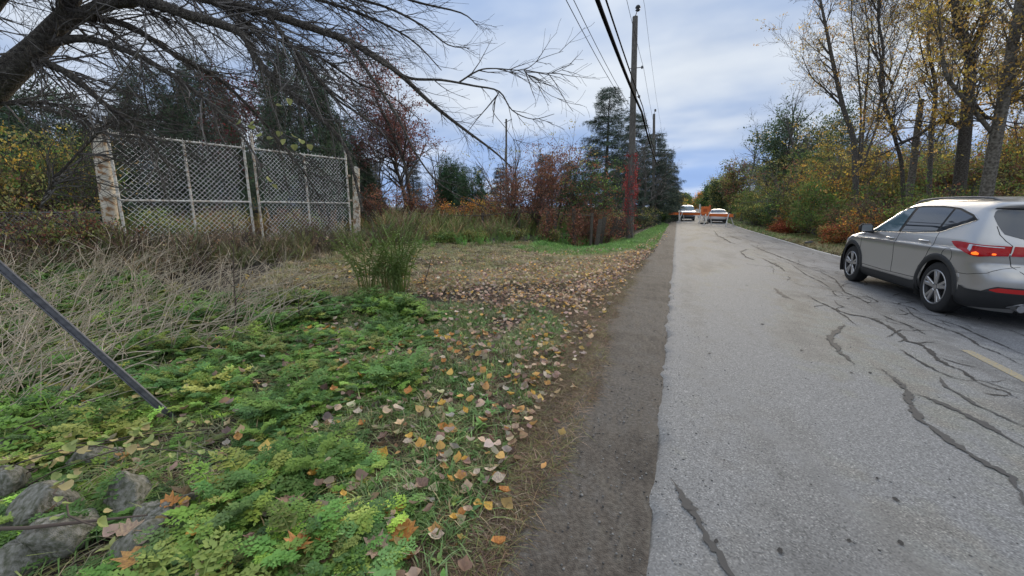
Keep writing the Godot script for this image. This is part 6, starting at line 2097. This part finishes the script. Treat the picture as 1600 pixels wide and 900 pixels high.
func make_suv() -> void:
	var c := {
		"length": 4.69, "half": 0.94, "axles": [0.93, 3.63], "wheel_y": 0.368, "arch": 0.445, "nf": 2.5, "nr": 3.0,
		"front": [[0.2, 0.14], [0.35, 0.04], [0.6, 0.0], [0.75, 0.03], [0.86, 0.10], [0.93, 0.26], [0.99, 0.55], [1.04, 0.88], [1.08, 1.15], [1.14, 1.30], [1.40, 1.74], [1.53, 2.00], [1.58, 2.14], [1.62, 2.32], [1.65, 2.55], [1.672, 2.85], [1.68, 3.0]],
		"rear": [[0.2, 4.48], [0.32, 4.60], [0.45, 4.67], [0.62, 4.69], [0.74, 4.66], [0.80, 4.61], [0.95, 4.62], [1.06, 4.60], [1.12, 4.565], [1.30, 4.44], [1.46, 4.31], [1.50, 4.32], [1.545, 4.37], [1.575, 4.36], [1.60, 4.27], [1.63, 4.05], [1.655, 3.75], [1.672, 3.40], [1.68, 3.05]],
		"wide": [[0.2, 0.80], [0.27, 0.885], [0.36, 0.915], [0.46, 0.925], [0.60, 0.925], [0.75, 0.932], [0.88, 0.944], [0.945, 0.940], [0.965, 0.925], [1.02, 0.913], [1.10, 0.893], [1.30, 0.805], [1.45, 0.735], [1.53, 0.690], [1.575, 0.650], [1.61, 0.60], [1.64, 0.51], [1.665, 0.36], [1.68, 0.08]],
		"round_front": [[0.2, 0.75], [0.9, 0.85], [1.05, 0.5], [1.2, 0.42], [1.6, 0.3], [1.68, 0.1]],
		"round_rear": [[0.2, 0.5], [0.9, 0.62], [1.1, 0.60], [1.5, 0.42], [1.62, 0.35], [1.68, 0.1]],
	}
	var rc := gp(1452, 486)
	var q := px_road(1452, 486)
	var q2 := px_road(1327, 439)
	var rear := on_road(q.x, q.y); var frontw := on_road(q2.x, q2.y)
	var head := (frontw - rear); head.y = 0
	head = head.normalized()
	var turn := atan2(-head.x, -head.z)
	var o := thing("silver_car", "silver grey crossover car braking on the road, tail light lit", "car")
	o.rotation.y = turn
	# left rear tyre's outer face stands on the traced spot
	o.position = rear - Basis(Vector3.UP, turn) * Vector3(-0.905, 0, 3.63 - c.length / 2)
	o.position.y = (rear.y + frontw.y) * 0.5
	var ys := []
	for y in [0.2, 0.24, 0.28, 0.33, 0.38, 0.43, 0.48, 0.54, 0.60, 0.66, 0.72, 0.76, 0.80, 0.84, 0.87, 0.90, 0.925, 0.945, 0.955, 0.965, 0.98, 1.0, 1.02, 1.04, 1.06, 1.08, 1.10, 1.14, 1.18, 1.22, 1.27, 1.32, 1.37, 1.42, 1.46, 1.48, 1.50, 1.525, 1.55, 1.57, 1.585, 1.60, 1.615, 1.63, 1.645, 1.655, 1.665, 1.672, 1.677, 1.68]: ys.append(y)
	part("body", body_mesh(c, ys), M.silver, o)
	var fl := MB.new()
	fl.box(Transform3D(Basis.IDENTITY, Vector3(0, 0.27, 0)), Vector3(1.02, 0.16, 4.3), 0.02)
	fl.box(Transform3D(Basis.IDENTITY, Vector3(0, 0.27, -0.05)), Vector3(1.7, 0.13, 1.75), 0.02)
	part("underbody", fl.mesh(), M.black, o)
	# window outline: sill line and top line against t
	var sill := [[1.42, 1.065], [2.0, 1.085], [2.9, 1.115], [3.45, 1.16], [3.98, 1.35]]
	var topl := [[1.42, 1.075], [1.62, 1.215], [1.85, 1.355], [2.05, 1.455], [2.25, 1.505], [2.6, 1.535], [3.1, 1.535], [3.5, 1.505], [3.85, 1.42], [3.98, 1.36]]
	for side in [-1, 1]:
		var band := []
		for i in 41:
			var t := 1.42 + (3.98 - 1.42) * i / 40.0
			band.append([t, lut(sill, t), lut(topl, t)])
		part("window_surround", patch(c, band, 0.002, side, false, 60, 6), M.black, o)
		for w in [["front_window", 1.50, 2.42, M.glass_front], ["rear_window", 2.50, 3.36, M.glass], ["quarter_window", 3.41, 3.93, M.glass]]:
			var e := []
			for i in 21:
				var t: float = lerpf(w[1], w[2], i / 20.0)
				e.append([t, lut(sill, t) + 0.014, maxf(lut(topl, t) - 0.022, lut(sill, t) + 0.016)])
			part(w[0], patch(c, e, 0.005, side, false, 30, 5), w[3], o)
		part("chrome_trim", line_on(c, sill.map(func(e): return [e[0], e[1] - 0.004]), 0.0045, 0.003, side), M.chrome, o)
		part("chrome_trim", line_on(c, topl.map(func(e): return [e[0], e[1] + 0.004]), 0.004, 0.003, side), M.chrome, o)
		# door gaps
		for ln in [[[1.30, 0.44], [1.27, 0.70], [1.32, 0.95], [1.38, 1.05]], [[2.46, 0.42], [2.46, 0.8], [2.48, 1.10]], [[3.14, 0.44], [3.20, 0.62], [3.36, 0.80], [3.46, 0.98], [3.44, 1.15]], [[1.30, 0.435], [2.2, 0.42], [3.14, 0.435]], [[3.44, 1.15], [3.42, 1.30]]]:
			part("panel_gap", line_on(c, ln, 0.0045, -0.001, side), M.black, o)
		part("shoulder_crease", line_on(c, [[1.0, 0.925], [1.8, 0.945], [2.6, 0.955], [3.3, 0.965], [4.0, 0.985]], 0.006, -0.002, side), M.silver, o)
		for hp in [[2.28, 0.99], [3.22, 1.01]]:
			var p: Vector3 = skin(c, car_u(c, hp[0], hp[1]), hp[1], 0.03)
			var hm := MB.new()
			hm.tube(PackedVector3Array([p + Vector3(0.028, 0, -0.115), p + Vector3(0.004, 0, -0.07), p, p + Vector3(0.004, 0, 0.07), p + Vector3(0.028, 0, 0.115)]), PackedFloat32Array([0.012, 0.017, 0.019, 0.017, 0.012]), 8, true)
			mirror_into(hm, side)
			part("door_handle", hm.mesh(), M.chrome, o)
		# plastic cladding
		part("sill_cladding", patch(c, [[1.30, 0.23, 0.40], [1.42, 0.23, 0.375], [3.05, 0.23, 0.375], [3.24, 0.23, 0.42]], 0.012, side, false, 30, 4), M.plastic, o)
		for ax in c.axles:
			var rows := []
			for k in 5:
				var row := PackedVector3Array()
				var rr: float = 0.402 + 0.095 * k / 4.0
				for i in 41:
					var a := -0.32 + (PI + 0.64) * i / 40.0
					var t: float = ax + cos(a) * rr
					var y: float = maxf(0.23, c.wheel_y + sin(a) * rr)
					row.append(skin(c, car_u(c, t, y), y, 0.016 if k > 0 and k < 4 else 0.0))
				rows.append(row)
			var am := MB.new()
			am.grid(rows)
			if am.n[100].x > 0.0: am.flip()
			mirror_into(am, side)
			part("wheel_arch", am.mesh(), M.plastic, o)
			part("wheel_well", well(c, ax, side), M.black, o)
		part("bumper_cladding", patch(c, [[0.752, 0.22, 0.50], [0.77, 0.22, 0.47], [0.85, 0.25, 0.47], [1.0, 0.30, 0.47]], 0.012, side, true, 40, 4), M.plastic, o)
		part("bumper_cladding", patch(c, [[0.0, 0.25, 0.42], [0.12, 0.22, 0.42], [0.2, 0.22, 0.45]], 0.012, side, true, 30, 4), M.plastic, o)
		# tail lamp wraps round the corner
		part("tail_lamp", patch(c, [[0.715, 1.048, 1.056], [0.735, 0.995, 1.065], [0.755, 0.955, 1.062], [0.79, 0.905, 1.05], [0.815, 0.895, 1.045], [0.85, 0.915, 1.045], [0.885, 0.925, 1.045]], 0.010, side, true, 30, 5), M.tail, o)
		part("tail_lamp", patch(c, [[0.890, 0.925, 1.045], [0.93, 0.93, 1.04], [0.962, 0.955, 1.03]], 0.010, side, true, 12, 4), M.tail, o)
		part("brake_light", patch(c, [[0.792, 0.922, 0.942], [0.803, 0.914, 0.952], [0.814, 0.918, 0.94]], 0.013, side, true, 8, 3), M.brake, o)
		part("brake_light", patch(c, [[0.848, 0.930, 0.945], [0.853, 0.928, 0.948], [0.858, 0.930, 0.945]], 0.013, side, true, 6, 3), M.brake, o)
		part("lamp_guide", patch(c, [[0.772, 0.975, 1.04], [0.778, 0.96, 1.044], [0.784, 0.95, 1.03]], 0.012, side, true, 6, 3), M.lamp_clear, o)
		part("lamp_guide", patch(c, [[0.778, 1.030, 1.040], [0.82, 1.022, 1.032], [0.87, 1.018, 1.028]], 0.012, side, true, 14, 2), M.lamp_clear, o)
		part("reflector", patch(c, [[0.845, 0.49, 0.50], [0.865, 0.475, 0.53], [0.93, 0.475, 0.53], [0.945, 0.49, 0.525]], 0.014, side, true, 14, 3), M.reflector, o)
		part("reflector_bezel", patch(c, [[0.825, 0.465, 0.475], [0.86, 0.46, 0.545], [0.955, 0.465, 0.545]], 0.011, side, true, 14, 3), M.plastic, o)
		# tailgate gap, bumper seam, fuel flap
		part("panel_gap", line_on(c, [[3.98, 0.645], [4.25, 0.655], [4.45, 0.70], [4.55, 0.80]], 0.0035, -0.001, side), M.black, o)
		var mir := MB.new()
		var mp := Vector3(-1.03, 1.13, 1.62 - c.length / 2)
		mir.box(Transform3D(Basis(Vector3.UP, 0.15), mp), Vector3(0.24, 0.165, 0.13), 0.05)
		mir.tube(PackedVector3Array([mp + Vector3(0.18, -0.09, 0.0), mp + Vector3(0.05, -0.05, 0)]), PackedFloat32Array([0.03, 0.04]), 8)
		mirror_into(mir, side)
		part("mirror", mir.mesh(), M.plastic, o)
		var mg := MB.new()
		mg.box(Transform3D(Basis(Vector3.UP, 0.15), mp + Vector3(-0.01, 0, 0.068)), Vector3(0.17, 0.11, 0.004), 0.0)
		mirror_into(mg, side)
		part("mirror_glass", mg.mesh(), M.chrome, o)
		var rail := PackedVector3Array(); var rrad := PackedFloat32Array()
		for i in 13:
			var t := lerpf(2.12, 4.0, i / 12.0)
			var yy: float = 1.615 - 0.06 * pow(absf(i - 6.5) / 6.5, 3.0) - (0.03 if i == 0 or i == 12 else 0.0)
			rail.append(Vector3(-0.575, yy + 0.045, t - c.length / 2)); rrad.append(0.016)
		var rm := MB.new()
		rm.tube(rail, rrad, 8, true)
		mirror_into(rm, side)
		part("roof_rail", rm.mesh(), M.steel, o)
		# glazing at the back and the front
		part("rear_glass", patch(c, [[0.815, 1.40, 1.485], [0.835, 1.30, 1.49], [0.86, 1.19, 1.49], [0.91, 1.13, 1.49], [1.0, 1.115, 1.49]], 0.004, side, true, 20, 6), M.glass, o)
		part("windscreen", patch(c, [[0.0, 1.12, 1.54], [0.12, 1.12, 1.53], [0.2, 1.13, 1.49]], 0.004, side, true, 20, 6), M.glass, o)
		part("headlamp", patch(c, [[0.14, 0.76, 0.83], [0.19, 0.78, 0.88], [0.23, 0.83, 0.89]], 0.006, side, true, 12, 4), M.lamp_clear, o)
		part("grille", patch(c, [[0.0, 0.56, 0.78], [0.08, 0.58, 0.78], [0.11, 0.66, 0.76]], 0.006, side, true, 12, 4), M.plastic, o)
	var ring := MB.new()
	var fp := PackedVector3Array(); var frr := PackedFloat32Array()
	for k in 25:
		var a := TAU * k / 24.0
		var t := 3.82 + cos(a) * 0.105; var y := 0.86 + sin(a) * 0.095
		fp.append(skin(c, car_u(c, t, y), y, 0.0)); frr.append(0.004)
	ring.tube(fp, frr, 4)
	part("fuel_flap_gap", ring.mesh(), M.plastic, o)
	# tailgate shut line
	for side in [-1, 1]:
		var g := PackedVector3Array(); var gr := PackedFloat32Array()
		for e in [[0.835, 1.28], [0.85, 1.18], [0.868, 1.11], [0.885, 1.05], [0.888, 0.92], [0.895, 0.80], [0.915, 0.72], [0.95, 0.68], [1.0, 0.68]]:
			g.append(skin(c, e[0], e[1], 0.0)); gr.append(0.005)
		var gm := MB.new()
		gm.tube(g, gr, 5)
		mirror_into(gm, side)
		part("tailgate_gap", gm.mesh(), M.black, o)
	part("spoiler_lip", patch(c, [[0.80, 1.495, 1.515], [0.9, 1.492, 1.513], [1.0, 1.492, 1.513]], 0.012, -1, true, 20, 2), M.plastic, o)
	var ex := MB.new()
	ex.tube(PackedVector3Array([Vector3(-0.55, 0.30, 2.0), Vector3(-0.55, 0.29, 2.28)]), PackedFloat32Array([0.04, 0.045]), 12, true)
	part("exhaust", ex.mesh(), M.chrome, o)
	var sk := patch(c, [[0.90, 0.29, 0.31], [0.93, 0.29, 0.37], [1.0, 0.30, 0.385]], 0.018, -1, true, 16, 3)
	part("skid_plate", sk, M.alloy, o)
	for ax in c.axles:
		for side in [-1.0, 1.0]:
			wheel(o, Vector3(side * 0.80, 0.368, ax - c.length / 2), 0.368, 0.22, side, 0.0)

func small_car(called: String, label: String, c: Dictionary, ys: Array, paint: Material, at: Vector3, turn: float) -> Node3D:
	var o := thing(called, label, "car", at, turn)
	part("body", body_mesh(c, ys), paint, o)
	var fl := MB.new()
	fl.box(Transform3D(Basis.IDENTITY, Vector3(0, 0.34, 0)), Vector3(1.1, 0.2, c.length - 0.5), 0.02)
	part("underbody", fl.mesh(), M.black, o)
	for ax in c.axles:
		for side in [-1.0, 1.0]:
			wheel(o, Vector3(side * (c.half - 0.13), c.wheel_y, ax - c.length / 2), c.wheel_y, 0.22, side)
			part("wheel_well", well(c, ax, side), M.black, o)
	return o

func make_far_cars() -> void:
	# white sedan driving away
	var c := {
		"length": 4.6, "half": 0.9, "axles": [0.9, 3.6], "wheel_y": 0.32, "arch": 0.36, "nf": 2.6, "nr": 2.8,
		"front": [[0.2, 0.1], [0.45, 0.0], [0.65, 0.05], [0.78, 0.3], [0.90, 1.05], [0.98, 1.35], [1.3, 1.95], [1.38, 2.2], [1.43, 2.6], [1.45, 2.9]],
		"rear": [[0.2, 4.5], [0.5, 4.6], [0.75, 4.57], [0.95, 4.52], [1.02, 4.40], [1.06, 4.20], [1.15, 4.0], [1.33, 3.65], [1.40, 3.4], [1.43, 3.2], [1.45, 3.0]],
		"wide": [[0.2, 0.8], [0.35, 0.88], [0.7, 0.9], [0.95, 0.87], [1.1, 0.8], [1.3, 0.66], [1.38, 0.58], [1.43, 0.4], [1.45, 0.1]],
		"round_front": [[0.2, 0.6], [1.45, 0.3]], "round_rear": [[0.2, 0.45], [1.0, 0.45], [1.45, 0.2]],
	}
	var ys := [0.2, 0.26, 0.32, 0.4, 0.48, 0.56, 0.64, 0.7, 0.76, 0.82, 0.88, 0.93, 0.98, 1.02, 1.06, 1.1, 1.15, 1.2, 1.25, 1.3, 1.34, 1.38, 1.41, 1.43, 1.44, 1.45]
	var p := base_at(1122, 45.5)
	var q := sw(p.x, p.z)
	p.y = on_road(q.x, q.y).y
	var o := small_car("white_sedan", "white sedan seen from behind past the barricade", c, ys, M.white_car, p, -0.40)
	for side in [-1, 1]:
		part("rear_glass", patch(c, [[0.80, 1.10, 1.32], [0.86, 1.07, 1.35], [1.0, 1.07, 1.36]], 0.006, side, true, 16, 5), M.glass, o)
		part("tail_lamp", patch(c, [[0.78, 0.80, 0.92], [0.84, 0.78, 0.94], [0.90, 0.80, 0.93], [0.915, 0.84, 0.9]], 0.008, side, true, 12, 4), M.plastic, o)
		part("side_window", patch(c, [[1.6, 1.0, 1.02], [2.1, 1.0, 1.3], [3.2, 1.02, 1.33], [3.8, 1.08, 1.12]], 0.005, side, false, 24, 4), M.glass, o)
		part("bumper_cladding", patch(c, [[0.78, 0.22, 0.42], [1.0, 0.22, 0.40]], 0.008, side, true, 14, 3), M.plastic, o)
		part("reflector", patch(c, [[0.82, 0.46, 0.50], [0.88, 0.46, 0.50]], 0.008, side, true, 6, 2), M.reflector, o)
		var mb := MB.new()
		mb.box(Transform3D(Basis.IDENTITY, Vector3(-0.99, 1.03, -0.65)), Vector3(0.2, 0.14, 0.1), 0.04)
		mirror_into(mb, side)
		part("mirror", mb.mesh(), M.white_car, o)
	var pl := MB.new()
	pl.box(Transform3D(Basis.IDENTITY, Vector3(0, 0.86, 2.26)), Vector3(0.36, 0.12, 0.02), 0.005)
	part("licence_plate", pl.mesh(), M.lamp_clear, o)
	# pale blue pickup coming towards the camera
	var k := {
		"length": 5.4, "half": 0.97, "axles": [0.95, 4.2], "wheel_y": 0.39, "arch": 0.46, "nf": 3.6, "nr": 5.0,
		"front": [[0.3, 0.1], [0.45, 0.02], [0.7, 0.0], [1.0, 0.05], [1.10, 0.18], [1.17, 0.9], [1.21, 1.45], [1.70, 2.15], [1.80, 2.4], [1.84, 2.7], [1.86, 2.9]],
		"rear": [[0.3, 5.3], [0.5, 5.4], [1.24, 5.38], [1.26, 4.1], [1.7, 3.8], [1.8, 3.65], [1.84, 3.4], [1.86, 3.1]],
		"wide": [[0.3, 0.88], [0.5, 0.95], [0.9, 0.97], [1.15, 0.93], [1.25, 0.9], [1.6, 0.78], [1.75, 0.7], [1.82, 0.55], [1.86, 0.15]],
		"round_front": [[0.3, 0.45], [1.1, 0.5], [1.86, 0.3]], "round_rear": [[0.3, 0.2], [1.86, 0.2]],
	}
	var ys2 := [0.3, 0.36, 0.42, 0.5, 0.58, 0.66, 0.74, 0.82, 0.9, 0.96, 1.0, 1.04, 1.08, 1.1, 1.12, 1.14, 1.16, 1.18, 1.2, 1.22, 1.24, 1.26, 1.32, 1.4, 1.48, 1.56, 1.64, 1.7, 1.75, 1.79, 1.82, 1.84, 1.852, 1.86]
	p = base_at(1073.5, 52.5)
	q = sw(p.x, p.z)
	p.y = on_road(q.x, q.y).y
	var t := small_car("pickup_truck", "pale blue pickup truck with dark grille stopped behind the barricade", k, ys2, M.blue_car, p, PI - 0.39)
	for side in [-1, 1]:
		part("windscreen", patch(k, [[0.0, 1.25, 1.72], [0.14, 1.25, 1.71], [0.21, 1.27, 1.66]], 0.006, side, true, 16, 5), M.glass_front, t)
		part("grille", patch(k, [[0.0, 0.62, 1.0], [0.10, 0.64, 1.0], [0.15, 0.76, 0.99]], 0.012, side, true, 14, 4), M.plastic, t)
		part("headlamp", patch(k, [[0.165, 0.84, 0.98], [0.2, 0.86, 1.0], [0.23, 0.9, 0.99]], 0.012, side, true, 8, 3), M.lamp_clear, t)
		part("bumper", patch(k, [[0.0, 0.36, 0.56], [0.15, 0.36, 0.56], [0.24, 0.38, 0.56]], 0.03, side, true, 14, 3), M.plastic, t)
		part("side_window", patch(k, [[1.75, 1.25, 1.28], [2.2, 1.25, 1.66], [3.6, 1.26, 1.68], [3.75, 1.28, 1.6]], 0.006, side, false, 20, 4), M.glass, t)
		var mb := MB.new()
		mb.box(Transform3D(Basis.IDENTITY, Vector3(-1.14, 1.3, -0.85)), Vector3(0.24, 0.22, 0.1), 0.04)
		mb.tube(PackedVector3Array([Vector3(-0.9, 1.22, -0.85), Vector3(-1.05, 1.25, -0.85)]), PackedFloat32Array([0.03, 0.03]), 6)
		mirror_into(mb, side)
		part("mirror", mb.mesh(), M.white, t)

func _ready() -> void:
	make_view()
	make_materials()
	make_ground()
	make_trees()
	make_near_tree()
	make_gate()
	make_plank_fence()
	make_poles()
	make_suv()
	make_far_cars()
	make_barricades()
	make_rocks()
	make_post_bar()
	make_bindweed()
	make_ground_cover()
